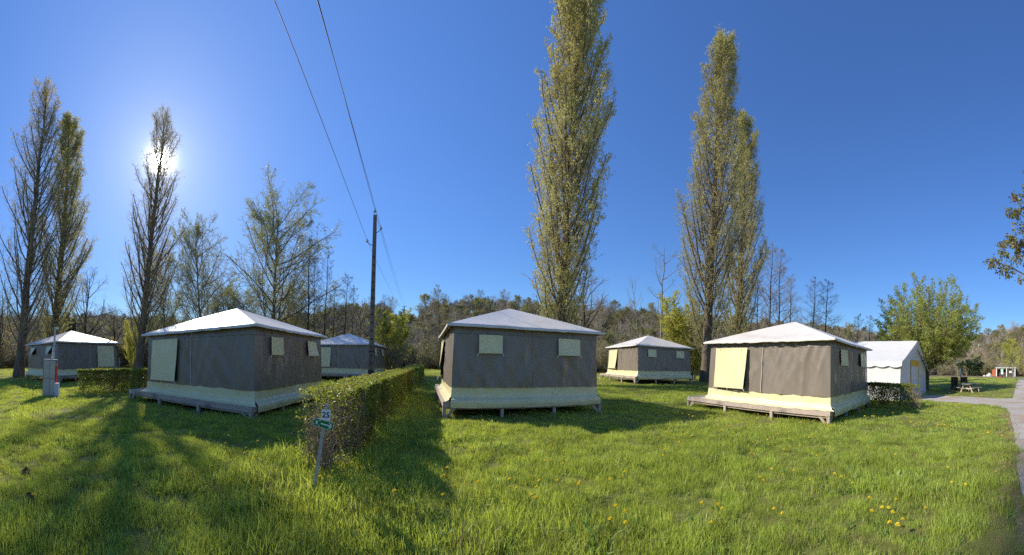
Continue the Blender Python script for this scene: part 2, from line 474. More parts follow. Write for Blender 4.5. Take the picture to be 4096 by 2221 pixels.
SIDES = {  # origin on wall foot at s=0, direction along s, outward normal, length
    'front': (Vector((-WX / 2, -WY / 2, 0)), Vector((1, 0, 0)), Vector((0, -1, 0)), WX),
    'right': (Vector((WX / 2, -WY / 2, 0)), Vector((0, 1, 0)), Vector((1, 0, 0)), WY),
    'back': (Vector((WX / 2, WY / 2, 0)), Vector((-1, 0, 0)), Vector((0, 1, 0)), WX),
    'left': (Vector((-WX / 2, WY / 2, 0)), Vector((0, -1, 0)), Vector((-1, 0, 0)), WY)}

def cabin(loc, rz, seed, label, plate=None, flapdoor=.10, wins=((.02, .03), (.03, .02)), posts_drop=.25):
    global board_me
    R = random.Random(seed)
    t = thing('tent_cabin', label, 'tent cabin', loc, rz, 'tent cabins on wooden decks')
    if board_me is None:
        b = MB(); b.box(X0, X1, 0, .138, HD - .03, HD); board_me = b.mesh('board', M_board)
    nb = int((Y1 - Y0) / .144)
    st = (Y1 - Y0) / nb
    for i in range(nb):
        o = link('board', board_me, t, (R.uniform(-.004, .004), Y0 + i * st + .002, R.uniform(-.002, .002)))
    # edge beams and rails
    def beam(name, x0, x1, y0, y1, z0, z1):
        b = MB(); b.box(x0, x1, y0, y1, z0, z1); b.obj(name, M_wood, t)
    zt = HD - .032
    beam('beam', X0 - .03, X1 + .03, Y0 - .032, Y0 - .002, zt - .115, HD + .004)
    beam('beam', X0 - .03, X1 + .03, Y1 + .002, Y1 + .032, zt - .115, HD + .004)
    beam('beam', X0 - .032, X0 - .002, Y0, Y1, zt - .115, HD + .002)
    beam('beam', X1 + .002, X1 + .032, Y0, Y1, zt - .115, HD + .002)
    beam('rail', X0 + .02, X1 - .02, Y0 + .03, Y0 + .07, zt - .185, zt - .118)
    beam('rail', X0 + .02, X1 - .02, Y1 - .07, Y1 - .03, zt - .185, zt - .118)
    beam('rail', X0 + .03, X0 + .07, Y0 + .08, Y1 - .08, zt - .185, zt - .118)
    beam('rail', X1 - .07, X1 - .03, Y0 + .08, Y1 - .08, zt - .185, zt - .118)
    b = MB(); b.box(-.05, .05, -.045, .045, -posts_drop, zt - .118); pm = b.mesh('post', M_wood)
    xs = [X0 + .03 + (X1 - X0 - .06) * k / 3 for k in range(4)]; ys = [Y0 + .03 + (Y1 - Y0 - .06) * k / 3 for k in range(4)]
    for i, x in enumerate(xs):
        for j, y in enumerate(ys):
            if i in (0, 3) or j in (0, 3) or (i + j) % 2 == 0:
                link('post', pm, t, (x, y - (.02 if j == 0 else 0), -.003))
    for x, sx in ((xs[0], 1), (xs[3], -1)):
        for y, sy in ((ys[0], 1), (ys[3], -1)):
            b = MB(); b.bar((x + sx * .04, y, .04), (x + sx * .30, y, zt - .13), .045, .08); b.obj('brace', M_wood, t)
            b = MB(); b.bar((x, y + sy * .04, .04), (x, y + sy * .30, zt - .13), .045, .08); b.obj('brace', M_wood, t)
    # walls, skirts
    sd = seed * 17.3
    for k, (name, (O, D, N, L)) in enumerate(SIDES.items()):
        def wall(u, v, k=k, O=O, D=D, N=N, L=L):
            s, z = u * L, HG - .012 + v * (WTOP - HG + .012)
            e = min(u, 1 - u) * L
            edge = min(1, e / .25)
            hang = (1 - v) * .055
            a = .034 * nz(s * 1.1 + sd, z * .35, k + sd) + .024 * nz(s * 3.2 + z * .9, z * .5 + 7, k * 3 + sd) + .014 * nz(s * 7 - z * 1.6, z * .8, k * 5.1 + sd)
            a += .020 * nz((s + z * .8) * 3.6, (s - z) * .5, k * 7 + sd)
            rd = lambda q: max(0.0, 1 - abs(q) * 2.6) ** 3
            a += .034 * rd(nz(s * 2.0 + z * .15 + sd, z * .22 + 3, k * 2 + sd)) + .016 * rd(nz((s - z * .45) * 1.9 + sd, (s + z) * .25, k * 9 + sd)) + .010 * rd(nz((s + z * .6) * 1.9 - sd, (s - z) * .35, k * 6 + sd))
            top = min(1, (1 - v) * 6)
            p = O + D * s + N * (hang + (.02 + a) * (.15 + .85 * edge) * top)
            p += D * (hang + .004) * (1 if u > .5 else -1) * (1 - edge)
            return (p.x, p.y, z)
        o = link('wall', grid_mesh('wall', wall, 84, 26, [M_wall]), t)
        o['label'] = 'grey canvas wall'
        drape = name in ('right',)
        if drape:
            prof = [(.055, HG), (.06, .76), (.065, .66), (.085, .60), (.115, .575), (.14, .565), (.175, .54), (.20, .50), (.21, .44), (.205, .375), (.195, .315)]
        else:
            prof = [(.055, HG), (.06, .78), (.062, .68), (.075, .615), (.105, .60), (.125, .575), (.13, .548), (.16, .525), (.21, .512), (.245, .503), (.25, .49)]
        npf = len(prof) - 1
        wave = .085 if seed == 5 else .02
        def skirt(u, v, k=k, O=O, D=D, N=N, L=L, prof=prof, drape=drape, name=name):
            i = v * npf; i0 = min(int(i), npf - 1); f = i - i0
            off = prof[i0][0] * (1 - f) + prof[i0 + 1][0] * f; z = prof[i0][1] * (1 - f) + prof[i0 + 1][1] * f
            ex = max(0, off - .05)
            ext = ex if not drape else ex * .6
            if name in ('front', 'back'): s0, s1 = -.055 - ex * 1.0, L + .055 + ex * .95
            else: s0, s1 = -.055 - ext * .4, L + .055 + ext * .6
            s = s0 + u * (s1 - s0)
            w = v * v
            a = .018 * nz(s * 2.2 + sd, v * 2, k + 3 + sd) * (.4 + w) + .02 * w * nz(s * 5 + sd, v * 3, k * 2.0 + sd)
            z2 = z + .016 * w * nz(s * 3.1 - sd, 4, k)
            if drape and v > .6: z2 += wave * nz(s * 1.3 + sd, 9, k) * (v - .6) / .4 - (.02 if seed == 5 else 0); a += wave * .8 * nz(s * 1.9 + sd, 2, k) * (v - .6) / .4
            if not drape: z2 = max(z2, HD + .008) if v < .97 else z2
            bulge = .02 * math.exp(-((u - .5) / .03) ** 2) * (1 if .2 < v < .9 else .3)
            p = O + D * s + N * (off + a + bulge)
            return (p.x, p.y, z2)
        o = link('skirt', grid_mesh('skirt', skirt, 56, 20, [M_cream]), t); o['label'] = 'cream canvas skirt'
        # window and door covers
        flaps = []
        if name == 'front': flaps = [(.072, .376, .965, 2.42, flapdoor, .6)]
        if name == 'back': flaps = [(.624, .928, .965, 2.42, flapdoor * .7, .4)]
        if name in ('right', 'left'): flaps = [(.152, .304, 1.86, 2.39, wins[0][0], wins[0][1]), (.69, .857, 1.86, 2.39, wins[1][0], wins[1][1])]
        for (s0, s1, z0, z1, lift, curl) in flaps:
            def flap(u, v, O=O, D=D, N=N, L=L, s0=s0, s1=s1, z0=z0, z1=z1, lift=lift, curl=curl):
                s = (s0 + (s1 - s0) * u) * L; zz = z0 + (z1 - z0) * v
                wv = (zz - HG) / (WTOP - HG)
                o2 = .055 * (1 - wv) + .105 + lift * (1 - v) ** 1.3 * (.45 + .9 * u) + .012 * nz(s * 4 + sd, zz * 2.5, k + sd) + .006 * math.sin(s * 14) * v
                s2 = s - lift * .55 * (1 - v) ** 1.2 * (u + .15)
                p = O + D * s2 + N * o2
                return (p.x, p.y, zz + lift * .12 * (1 - v) * u)
            fl = link('window_flap', grid_mesh('window_flap', flap, 16, 14, [M_cream]), t)
            fl['label'] = 'cream canvas flap rolled down over a window'
            for uu in ((0, 1) if z0 > 1.5 else (0, .5, 1)):
                p = Vector(flap(uu, 0)); sgn = 1 if uu > .5 else -1
                b = MB(); b.tube([p, p + D * (.03 * sgn) + Vector((0, 0, -.03)), p + D * (.045 * sgn) + Vector((0, 0, -.075))], .009, 5)
                b.obj('tie', M_signwhite, fl)
            for uu in ((.2, .8) if z0 > 1.5 else (.15, .47, .83)):
                p = Vector(flap(uu, .97)) + N * .008
                b = MB(); b.tube([p, p + Vector((0, 0, -.06))], .007, 5); b.obj('tie', M_signwhite, fl)
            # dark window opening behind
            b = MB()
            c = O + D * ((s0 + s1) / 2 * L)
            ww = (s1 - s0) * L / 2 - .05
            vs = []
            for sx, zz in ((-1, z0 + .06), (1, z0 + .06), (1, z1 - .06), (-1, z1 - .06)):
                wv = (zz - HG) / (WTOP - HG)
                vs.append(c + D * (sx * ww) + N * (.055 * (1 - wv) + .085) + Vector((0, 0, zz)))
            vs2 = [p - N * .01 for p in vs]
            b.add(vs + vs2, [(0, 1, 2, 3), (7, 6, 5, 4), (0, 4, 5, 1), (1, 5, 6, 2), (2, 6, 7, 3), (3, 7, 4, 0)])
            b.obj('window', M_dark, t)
        if name in ('front', 'back'):
            b = MB()
            pts = []
            for q in range(13):
                v = q / 12; zz = HG + v * (WTOP - HG - .03)
                p = Vector(wall(.5, v)) + N * .012; pts.append((p.x, p.y, zz))
            b.tube(pts, .013, 6); b.obj('zip', M_zip, t)
        else:
            b = MB(); pts = []
            for q in range(13):
                v = q / 12; p = Vector(wall(.51, v)) + N * .002; pts.append((p.x, p.y, HG + v * (WTOP - HG - .03)))
            b.tube(pts, .008, 5); b.obj('seam', M_wall, t)
        b = MB(); v = (2.41 - HG) / (WTOP - HG)
        b.tube([Vector(wall(q / 40, v)) + N * .002 for q in range(41)], .007, 4); b.obj('seam', M_wall, t)
    # roof
    C = [Vector((sx * (WX / 2 + OV), sy * (WY / 2 + OV), HE)) for sx, sy in ((-1, -1), (1, -1), (1, 1), (-1, 1))]
    AP = Vector((0, 0, HA))
    V = []; Q = []
    nu, nv = 40, 16
    for k in range(4):
        a, c = C[k], C[(k + 1) % 4]; base = len(V)
        Nn = Vector(((a + c) / 2).to_tuple()); Nn.z = 0; Nn.normalize()
        for j in range(-2, nv + 1):
            v = max(0, j) / nv
            for i in range(nu + 1):
                u = i / nu
                e = a.lerp(c, u)
                p = e.lerp(AP, v)
                mid = math.sin(math.pi * u)
                p.z -= .055 * mid * math.sin(math.pi * min(1, v * 1.1)) + .028 * mid * (1 - v) ** 3
                s = u * (c - a).length
                loose = mid ** .5 * math.exp(-v * 9)
                p.z += .022 * loose * nz(s * 4.5 + sd, v * 6, k * 4 + sd) + .008 * mid * nz(s * 2 + sd, v * 5, k + sd) * (1 - v)
                p += Nn * (.02 * loose * nz(s * 6 - sd, v * 4, k * 2 + sd))
                if j < 0: p.z -= .028 * (-j) + .008 * nz(s * 5 + sd, 3, k); p -= Nn * .004 * (-j)
                V.append(p.to_tuple())
        W = nu + 1
        for j in range(nv + 2):
            for i in range(nu):
                q0 = base + j * W + i
                Q.append((q0, q0 + 1, q0 + W + 1, q0 + W))
    o = link('roof', new_mesh('roof', V, np.array(Q), [M_roof], None, True), t); o['label'] = 'white canvas pyramid roof'
    # frame poles under the eaves
    for k in range(4):
        a, c = C[k] * 1.0, C[(k + 1) % 4] * 1.0
        f = Vector((.95, .95, 1))
        b = MB(); b.tube([a * f, c * f], .016, 6)
        ob = b.obj('eave_pole', M_steel, t); ob.location.z = -.035 + .03
    if plate:
        b = MB(); b.box(X0 + .01, X0 + .12, Y0 - .0405, Y0 - .034, HD - .125, HD - .005)
        pl = b.obj('number_plate', M_signwhite, t)
        tm = text_mesh('number', plate, .115, M_black, .001, .002)
        n = link('number', tm, pl); n.location = (X0 + .065, Y0 - .0425, HD - .065); n.rotation_euler = (math.pi / 2, 0, 0)
    return t

CABINS = [(-9.062, 7.145, .231, -.181), (-.142, 11.481, -1.282, -.047), (9.886, 7.459, -1.405, -.136), (10.38, 21.782, -1.454, .284), (-22.511, 2.86, 5.151 , .001), (-12.645, 21.265, .224, .002)]
cabin((*CABINS[0][:2], CABINS[0][3]), CABINS[0][2], 2, 'grey and cream tent cabin between the twiggy hedge end and the sunlit poplar', '3', .06, ((.02, .02), (.09, .03)))
cabin((*CABINS[1][:2], CABINS[1][3]), CABINS[1][2], 3, 'tent cabin right of the long hedge with two small window flaps facing the viewer', None, .12, ((.03, .02), (.10, .03)))
cabin((*CABINS[2][:2], CABINS[2][3]), CABINS[2][2], 5, 'sunlit grey and cream tent cabin with plate 5, in front of the white marquee', '5', .075, ((.02, .02), (.05, .03)))
cabin((*CABINS[3][:2], CABINS[3][3]), CABINS[3][2], 7, 'small distant tent cabin in front of the yellow willow, left of the tall poplar trunk', None, .09, ((.03, .02), (.02, .03)))
cabin((*CABINS[4][:2], CABINS[4][3]), CABINS[4][2], 11, 'backlit tent cabin with glaring roof behind the metal hookup cabinet', None, .07, ((.22, .03), (.22, .03)))
cabin((*CABINS[5][:2], CABINS[5][3]), CABINS[5][2], 13, 'tent cabin with bluish shaded roof behind the utility pole', None, .05, ((.02, .02), (.05, .03)))

# ------------------------------------------------------------------ white marquee
def marquee():
    pL, pR = spot(2266, 18.0), spot(2329, 25.6)
    D = Vector((pR.x - pL.x, pR.y - pL.y, 0)); Wd = D.length
    rz = math.atan2(D.y, D.x)
    z0 = -.30
    t = thing('marquee', 'white gabled marquee with scalloped valance and yellow door border', 'marquee', (pL.x, pL.y, z0), rz)
    Lg, he, hr = 9.0, 2.45, 4.05
    def wall(u, v, flip=0):
        y = u * Lg; z = v * he
        return (-.02 - .10 * (1 - v) ** 2 + .03 * nz(y * 1.6, z * .7) + .012 * nz(y * 5, z * 2), y, z)
    link('wall', grid_mesh('wall', wall, 60, 14, [M_whitecloth], flip=True), t)
    link('wall', grid_mesh('wall', lambda u, v: (Wd - wall(u, v)[0], u * Lg, v * he), 40, 10, [M_whitecloth]), t)
    def roofL(u, v):
        y = -.12 + u * (Lg + .24); x = -.12 + v * (Wd / 2 + .12)
        z = he - .02 + v * (hr - he) - .07 * math.sin(math.pi * v) + .02 * nz(y * 1.2, v * 3)
        return (x, y, z)
    link('roof', grid_mesh('roof', roofL, 40, 14, [M_whitecloth], flip=False), t)
    link('roof', grid_mesh('roof', lambda u, v: (Wd - roofL(u, v)[0], roofL(u, v)[1], roofL(u, v)[2]), 40, 14, [M_whitecloth], flip=True), t)
    def gable(u, v):
        x = u * Wd
        top = he + (hr - he) * (1 - abs(2 * u - 1)) - .07
        z = v * top
        fl = .10 * (1 - v) ** 2
        return (x + (u - .5) * 2 * fl, -fl * .6 + .03 * nz(x * 1.4, z * .6, 4) + .012 * nz(x * 4, z * 1.5, 9), z)
    link('gable_wall', grid_mesh('gable_wall', gable, 48, 20, [M_whitecloth]), t)
    link('gable_wall', grid_mesh('gable_wall', lambda u, v: (gable(u, v)[0], Lg - gable(u, v)[1], gable(u, v)[2]), 24, 10, [M_whitecloth], flip=True), t)
    # scalloped valances
    def val(u, v, n, L, f):
        s = u * L; drop = .30 + .09 * abs(math.sin(math.pi * u * n)) 
        return f(s, v * drop)
    def valside(u, v):
        s = -.12 + u * (Lg + .24); drop = .26 + .10 * abs(math.sin(math.pi * u * 11))
        return (-.135 - .03 * (1 - v) + .02 * nz(s * 3, v), s, he - .02 - (1 - v) * drop)
    vb = link('valance', grid_mesh('valance', valside, 132, 5, [M_whitecloth], flip=True), t)
    def valgable(u, v):
        x = -.12 + u * (Wd + .24)
        ed = he - .02 + (hr - he) * (1 - abs(2 * u - 1))
        drop = .42 + .14 * abs(math.sin(math.pi * u * 12))
        return (x, -.14 - .02 * (1 - v) + .015 * nz(x * 3, v, 3), ed - (1 - v) * drop)
    link('valance', grid_mesh('valance', valgable, 144, 5, [M_whitecloth]), t)
    # door with yellow border
    xd0, xd1, zt, bw = Wd * .30, Wd * .64, 2.62, .26
    def panel(name, x0, x1, z0_, z1_, m, off):
        def f(u, v):
            x = x0 + (x1 - x0) * u; z = z0_ + (z1_ - z0_) * v
            top = he + (hr - he) * (1 - abs(2 * x / Wd - 1)) - .07
            gy = gable(x / Wd, min(1, z / top))[1]
            return (x, gy - off, z)
        return link(name, grid_mesh(name, f, 8, 16, [m]), t)
    panel('yellow_border', xd0, xd0 + bw, .02, zt, M_yellow, .03)
    panel('yellow_border', xd1 - bw, xd1, .02, zt, M_yellow, .03)
    panel('yellow_border', xd0 + bw, xd1 - bw, zt - .42, zt, M_yellow, .031)
    panel('door_panel', xd0 + bw, xd1 - bw, .02, zt - .42, M_whitecloth, .022)
    for y in (.05, Lg - .05):
        b = MB(); b.tube([(0.06, y, 0), (0.06, y, he - .05)], .03, 6); b.obj('corner_pole', M_steel, t)
    return t
marquee()

# ------------------------------------------------------------------ trees
def norm(a): return a / np.maximum(np.linalg.norm(a, axis=-1, keepdims=True), 1e-9)
def tubes(P, R, k):
    B, n, _ = P.shape
    T = np.empty_like(P); T[:, 1:-1] = P[:, 2:] - P[:, :-2]; T[:, 0] = P[:, 1] - P[:, 0]; T[:, -1] = P[:, -1] - P[:, -2]
    T = norm(T)
    ref = np.where(np.abs(T[..., 2:3]) < .9, np.array([0, 0, 1.]), np.array([1., 0, 0]))
    X = norm(np.cross(T, ref)); Y = np.cross(T, X)
    a = np.arange(k) * 2 * np.pi / k
    V = P[:, :, None] + R[:, :, None, None] * (np.cos(a)[None, None, :, None] * X[:, :, None] + np.sin(a)[None, None, :, None] * Y[:, :, None])
    V = V.reshape(-1, 3)
    b, i, j = np.meshgrid(np.arange(B), np.arange(n - 1), np.arange(k), indexing='ij')
    o = b * n * k
    q = np.stack([o + i * k + j, o + i * k + (j + 1) % k, o + (i + 1) * k + (j + 1) % k, o + (i + 1) * k + j], -1).reshape(-1, 4)
    return V, q
def sprout(r, P, R, m, t0, t1, ang, asd, Lf, n, rise, wander, rfac, rmin, lj=.25, power=1.0, flat=0.0):
    """m children on each parent polyline"""
    B, n0, _ = P.shape
    base = (np.arange(m)[None, :] + r.random((B, m))) / m
    t = t0 + (t1 - t0) * base ** power
    x = t * (n0 - 1); i = np.minimum(x.astype(int), n0 - 2); f = (x - i)[..., None]
    bi = np.arange(B)[:, None]
    p = P[bi, i] * (1 - f) + P[bi, i + 1] * f
    rr = R[bi, i] * (1 - f[..., 0]) + R[bi, i + 1] * f[..., 0]
    T = norm(P[bi, i + 1] - P[bi, i])
    plen = np.linalg.norm(np.diff(P, axis=1), axis=2).sum(1)[:, None]
    az = np.arange(m)[None, :] * 2.39996 + r.random((B, 1)) * 6.28 + r.normal(0, .4, (B, m))
    ref = np.where(np.abs(T[..., 2:3]) < .9, np.array([0, 0, 1.]), np.array([1., 0, 0]))
    X = norm(np.cross(T, ref)); Y = np.cross(T, X)
    pr = np.cos(az)[..., None] * X + np.sin(az)[..., None] * Y
    if flat: pr = norm(pr * np.array([1, 1, 1 - flat]))
    a = np.radians(r.normal(ang, asd, (B, m)))[..., None]
    d = norm(np.cos(a) * T + np.sin(a) * pr)
    L = Lf(t, plen) * r.uniform(1 - lj, 1 + lj, (B, m))
    d = d.reshape(-1, 3); p = p.reshape(-1, 3); L = L.reshape(-1); rr = rr.reshape(-1)
    K = len(p)
    Q = np.empty((K, n, 3)); Q[:, 0] = p
    for s in range(1, n):
        d = norm(d + r.normal(0, wander, (K, 3)) + np.array([0, 0, rise]))
        Q[:, s] = Q[:, s - 1] + d * (L / (n - 1))[:, None]
    r0 = np.maximum(np.minimum(rr * .8, L * rfac), rmin)
    Rr = r0[:, None] * np.linspace(1, .35, n)[None]
    return Q, np.maximum(Rr, rmin * .6)
def leaves(r, P, per, size, jit, t0=.15, elong=1.6, droop=0.0):
    B, n, _ = P.shape
    t = t0 + (1 - t0) * r.random((B, per)); x = t * (n - 1); i = np.minimum(x.astype(int), n - 2); f = (x - i)[..., None]
    bi = np.arange(B)[:, None]
    p = (P[bi, i] * (1 - f) + P[bi, i + 1] * f).reshape(-1, 3)
    N = len(p)
    p = p + r.normal(0, jit, (N, 3))
    a = norm(r.normal(0, 1, (N, 3)) + np.array([0, 0, -droop])); b = norm(np.cross(a, r.normal(0, 1, (N, 3))))
    s = (size * r.uniform(.6, 1.35, N))[:, None]
    V = np.stack([p, p + a * s * .5 * elong + b * s * .5, p + a * s * elong, p + a * s * .5 * elong - b * s * .5], 1).reshape(-1, 3)
    return V, np.arange(N * 4).reshape(-1, 4)
def join(parts):
    V = []; Q = []; M = []; o = 0
    for v, q, m in parts:
        V.append(v); Q.append(q + o); M.append(np.full(len(q), m)); o += len(v)
    return np.concatenate(V), np.concatenate(Q), np.concatenate(M)
def make_trunk(r, H, r0, n, lean, wob, taper=.9, base_flare=1.35):
    z = np.linspace(0, H, n)
    P = np.stack([lean[0] * z + wob * np.cumsum(r.normal(0, 1, n)) * (z / H) ** .7, lean[1] * z + wob * np.cumsum(r.normal(0, 1, n)) * (z / H) ** .7, z], 1)
    R = r0 * (1 - taper * (z / H)) ** .9
    R[0] *= base_flare
    P[0, :2] = 0
    return P[None], R[None]
def tree(kind, seed, name='tree', label='', cat='tree', loc=(0, 0, 0), rz=0, group=None, lv=None):
    r = np.random.default_rng(seed)
    wood, tw = [], []
    if kind in ('poplar', 'poplar_dense', 'poplar_thin'):
        H = 26.0
        dense = kind == 'poplar_dense'
        P, R = make_trunk(r, H, .36, 16, (.0, .0), .05, .93)
        wood.append((*tubes(P, R, 10), 0))
        env = (lambda t: ((1.0 - t) ** (.85 if kind == 'poplar' else .6) * (.27 if kind == 'poplar' else .24) + .035) * (.45 + .55 * np.minimum(1, t * 4))) if not dense else (lambda t: ((1.0 - t) ** .38 * .23 + .035) * (.45 + .55 * np.minimum(1, t * 4)))
        P1, R1 = sprout(r, P, R, 130 if dense else 96 if kind == 'poplar_thin' else 105, .05, .98, 40 if dense else 36, 5, lambda t, pl: env(t) * pl, 9, .16, .05, .012, .015, lj=.12, power=.95)
        wood.append((*tubes(P1, R1, 5), 0))
        P2, R2 = sprout(r, P1, R1, 12, .10, .98, 34, 9, lambda t, pl: (.30 * (1 - t) + .08) * pl * .8 + .22, 5, .20, .08, .012, .0085)
        tw.append((*tubes(P2, R2, 3), 0))
        P3, R3 = sprout(r, P2, R2, 5, .15, 1.0, 40, 12, lambda t, pl: .30 * pl + .18, 4, .12, .1, .01, .0055)
        tw.append((*tubes(P3, R3, 3), 0))
        per, sz = {'poplar': (9, .055), 'poplar_dense': (12, .062), 'poplar_thin': (3, .05)}[kind]
        tw.append((*leaves(r, P3, per, sz, .05, .2), 1)); tw.append((*leaves(r, P2, max(2, per // 2), sz, .06), 1))
        lm = M_leafpop2 if kind == 'poplar_thin' else M_leafpop; mats = (M_bark, M_twig)
    elif kind == 'willow':      # broad crown, thin young leaf
        H = 22.0
        P, R = make_trunk(r, H, .34, 12, (.02, 0), .18, .92)
        wood.append((*tubes(P, R, 8), 0))
        P1, R1 = sprout(r, P, R, 46, .10, .93, 47, 11, lambda t, pl: (.36 * (1 - t) ** .32 + .09) * pl, 9, .05, .10, .010, .016)
        wood.append((*tubes(P1, R1, 5), 0))
        P2, R2 = sprout(r, P1, R1, 14, .18, 1.0, 42, 12, lambda t, pl: (.36 * (1 - t) + .14) * pl, 6, .03, .12, .011, .009)
        tw.append((*tubes(P2, R2, 3), 0))
        P3, R3 = sprout(r, P2, R2, 8, .15, 1.0, 42, 14, lambda t, pl: .34 * pl + .15, 4, .0, .15, .009, .006)
        tw.append((*tubes(P3, R3, 3), 0))
        tw.append((*leaves(r, P3, lv or 10, .075, .07, .1, 1.8), 1)); tw.append((*leaves(r, P2, 5, .07, .09, .1, 1.8), 1))
        lm = M_leafwill; mats = (M_bark, M_twig)
    elif kind in ('alder', 'alder_bud'):      # straight stem, level fine branches, bare
        H = 16.0
        P, R = make_trunk(r, H, .17, 14, (.0, 0), .06, .92)
        wood.append((*tubes(P, R, 7), 0))
        P1, R1 = sprout(r, P, R, 44, .22, .98, 62, 10, lambda t, pl: (.22 * (1 - t) ** .7 + .035) * pl, 7, .05, .13, .011, .012)
        wood.append((*tubes(P1, R1, 4), 0))
        P2, R2 = sprout(r, P1, R1, 9, .2, 1.0, 45, 12, lambda t, pl: (.34 * (1 - t) + .14) * pl, 5, .05, .16, .010, .0075, flat=.5)
        tw.append((*tubes(P2, R2, 3), 0))
        P3, R3 = sprout(r, P2, R2, 6, .15, 1.0, 45, 14, lambda t, pl: .34 * pl + .12, 4, .04, .18, .010, .0055)
        tw.append((*tubes(P3, R3, 3), 0))
        tw.append((*leaves(r, P3, 1 if kind == 'alder' else 3, .045, .04, .3), 1))
        lm = M_leafscrub if kind == 'alder_bud' else M_twigdark; mats = (M_barkdark, M_twigdark)
    elif kind == 'oak':        # round bare crown
        H = 11.0
        P, R = make_trunk(r, H, .22, 10, (.03, 0), .14, .9)
        wood.append((*tubes(P, R, 7), 0))
        P1, R1 = sprout(r, P, R, 20, .22, .97, 48, 10, lambda t, pl: (.50 * (1 - t) ** .7 + .10) * pl, 8, .06, .13, .016, .02)
        wood.append((*tubes(P1, R1, 4), 0))
        P2, R2 = sprout(r, P1, R1, 9, .25, 1.0, 45, 12, lambda t, pl: (.36 * (1 - t) + .16) * pl, 5, .04, .16, .011, .011)
        tw.append((*tubes(P2, R2, 3), 0))
        P3, R3 = sprout(r, P2, R2, 7, .15, 1.0, 44, 14, lambda t, pl: .38 * pl + .12, 4, .03, .2, .011, .008)
        tw.append((*tubes(P3, R3, 3), 0))
        if lv: tw.append((*leaves(r, P3, lv, .09, .06, .2), 1))
        lm = M_leafscrub; mats = (M_barkdark, M_twig)
    elif kind == 'snag':        # few upturned arms, nearly dead
        H = 15.0
        P, R = make_trunk(r, H, .20, 12, (.01, 0), .10, .93)
        wood.append((*tubes(P, R, 7), 0))
        P1, R1 = sprout(r, P, R, 13, .38, .95, 58, 10, lambda t, pl: (.26 * (1 - t) + .10) * pl, 7, .16, .16, .016, .02)
        wood.append((*tubes(P1, R1, 5), 0))
        P2, R2 = sprout(r, P1, R1, 5, .35, 1.0, 45, 14, lambda t, pl: (.30 * (1 - t) + .12) * pl, 5, .10, .2, .011, .010)
        tw.append((*tubes(P2, R2, 3), 0))
        P3, R3 = sprout(r, P2, R2, 4, .3, 1.0, 45, 14, lambda t, pl: .34 * pl + .1, 4, .05, .2, .011, .007)
        tw.append((*tubes(P3, R3, 3), 0))
        if lv: tw.append((*leaves(r, P3, lv, .05, .05, .2), 1))
        lm = M_leafscrub; mats = (M_barkpale, M_twig)
    elif kind == 'hornbeam':   # short stem, fan of rising limbs, layered green leaf
        H = 9.0
        P, R = make_trunk(r, 2.0, .20, 6, (.05, 0), .03, .25)
        wood.append((*tubes(P, R, 8), 0))
        K = 74; nn = 11
        zt = 1 - (np.arange(K) + .5) / K * 1.28; az_ = np.arange(K) * 2.39996 + r.normal(0, .2, K)
        rad = np.sqrt(np.maximum(0, 1 - zt ** 2)) ** .9
        tip = np.stack([4.3 * rad * np.cos(az_), 4.3 * rad * np.sin(az_), 4.9 + 4.1 * zt], 1) * r.uniform(.95, 1.03, (K, 1))
        st = np.stack([.02 * np.cos(az_) + .09, .02 * np.sin(az_), r.uniform(1.45, 2.0, K)], 1)
        mid = st * .45 + tip * .55; mid[:, 2] -= .35; mid[:, :2] *= 1.02
        tt = np.linspace(0, 1, nn)[None, :, None]
        P1 = st[:, None] * (1 - tt) ** 2 + 2 * mid[:, None] * tt * (1 - tt) + tip[:, None] * tt ** 2
        P1[:, 2:] += np.cumsum(r.normal(0, .035, (K, nn - 2, 3)), 1)
        R1 = np.linspace(1, .2, nn)[None] * r.uniform(.03, .055, K)[:, None]
        wood.append((*tubes(P1, R1, 5), 0))
        P2, R2 = sprout(r, P1, R1, 13, .25, 1.0, 36, 10, lambda t, pl: (.26 * (1 - t) + .10) * pl, 6, .03, .10, .011, .008)
        tw.append((*tubes(P2, R2, 3), 0))
        P3, R3 = sprout(r, P2, R2, 9, .1, 1.0, 45, 14, lambda t, pl: .26 * pl + .10, 4, .03, .14, .011, .005, flat=.4)
        tw.append((*tubes(P3, R3, 3), 0))
        tw.append((*leaves(r, P3, 9, .072, .05, .1, 1.5, .2), 1))
        lm = M_leafgreen; mats = (M_bark, M_twig)
    elif kind == 'young':      # small planted tree, pale trunk
        H = 8.0
        P, R = make_trunk(r, H, .16, 9, (-.01, 0), .06, .9)
        wood.append((*tubes(P, R, 7), 0))
        P1, R1 = sprout(r, P, R, 26, .24, .97, 52, 9, lambda t, pl: (.46 * (1 - t) ** .6 + .08) * pl, 7, .07, .08, .012, .02)
        wood.append((*tubes(P1, R1, 4), 0))
        P2, R2 = sprout(r, P1, R1, 10, .2, 1.0, 40, 12, lambda t, pl: (.34 * (1 - t) + .12) * pl, 5, .03, .12, .011, .010)
        tw.append((*tubes(P2, R2, 3), 0))
        tw.append((*leaves(r, P2, 22, .12, .12, .1), 1))
        lm = M_leafyel; mats = (M_barkpale, M_twig)
    elif kind == 'shrub':      # many rising stems, yellow green
        H = 7.0
        P0 = []
        for k in range(9):
            a = r.uniform(0, 6.28); ln = r.uniform(.02, .22)
            p, q = make_trunk(r, H * r.uniform(.65, 1), .05, 9, (ln * math.cos(a), ln * math.sin(a)), .05, .85)
            p[..., 0] += .25 * math.cos(a); p[..., 1] += .25 * math.sin(a); P0.append((p, q))
        P = np.concatenate([p for p, q in P0]); R = np.concatenate([q for p, q in P0])
        wood.append((*tubes(P, R, 5), 0))
        P1, R1 = sprout(r, P, R, 16, .08, .98, 38, 10, lambda t, pl: (.26 * (1 - t) + .07) * pl, 6, .08, .1, .011, .01)
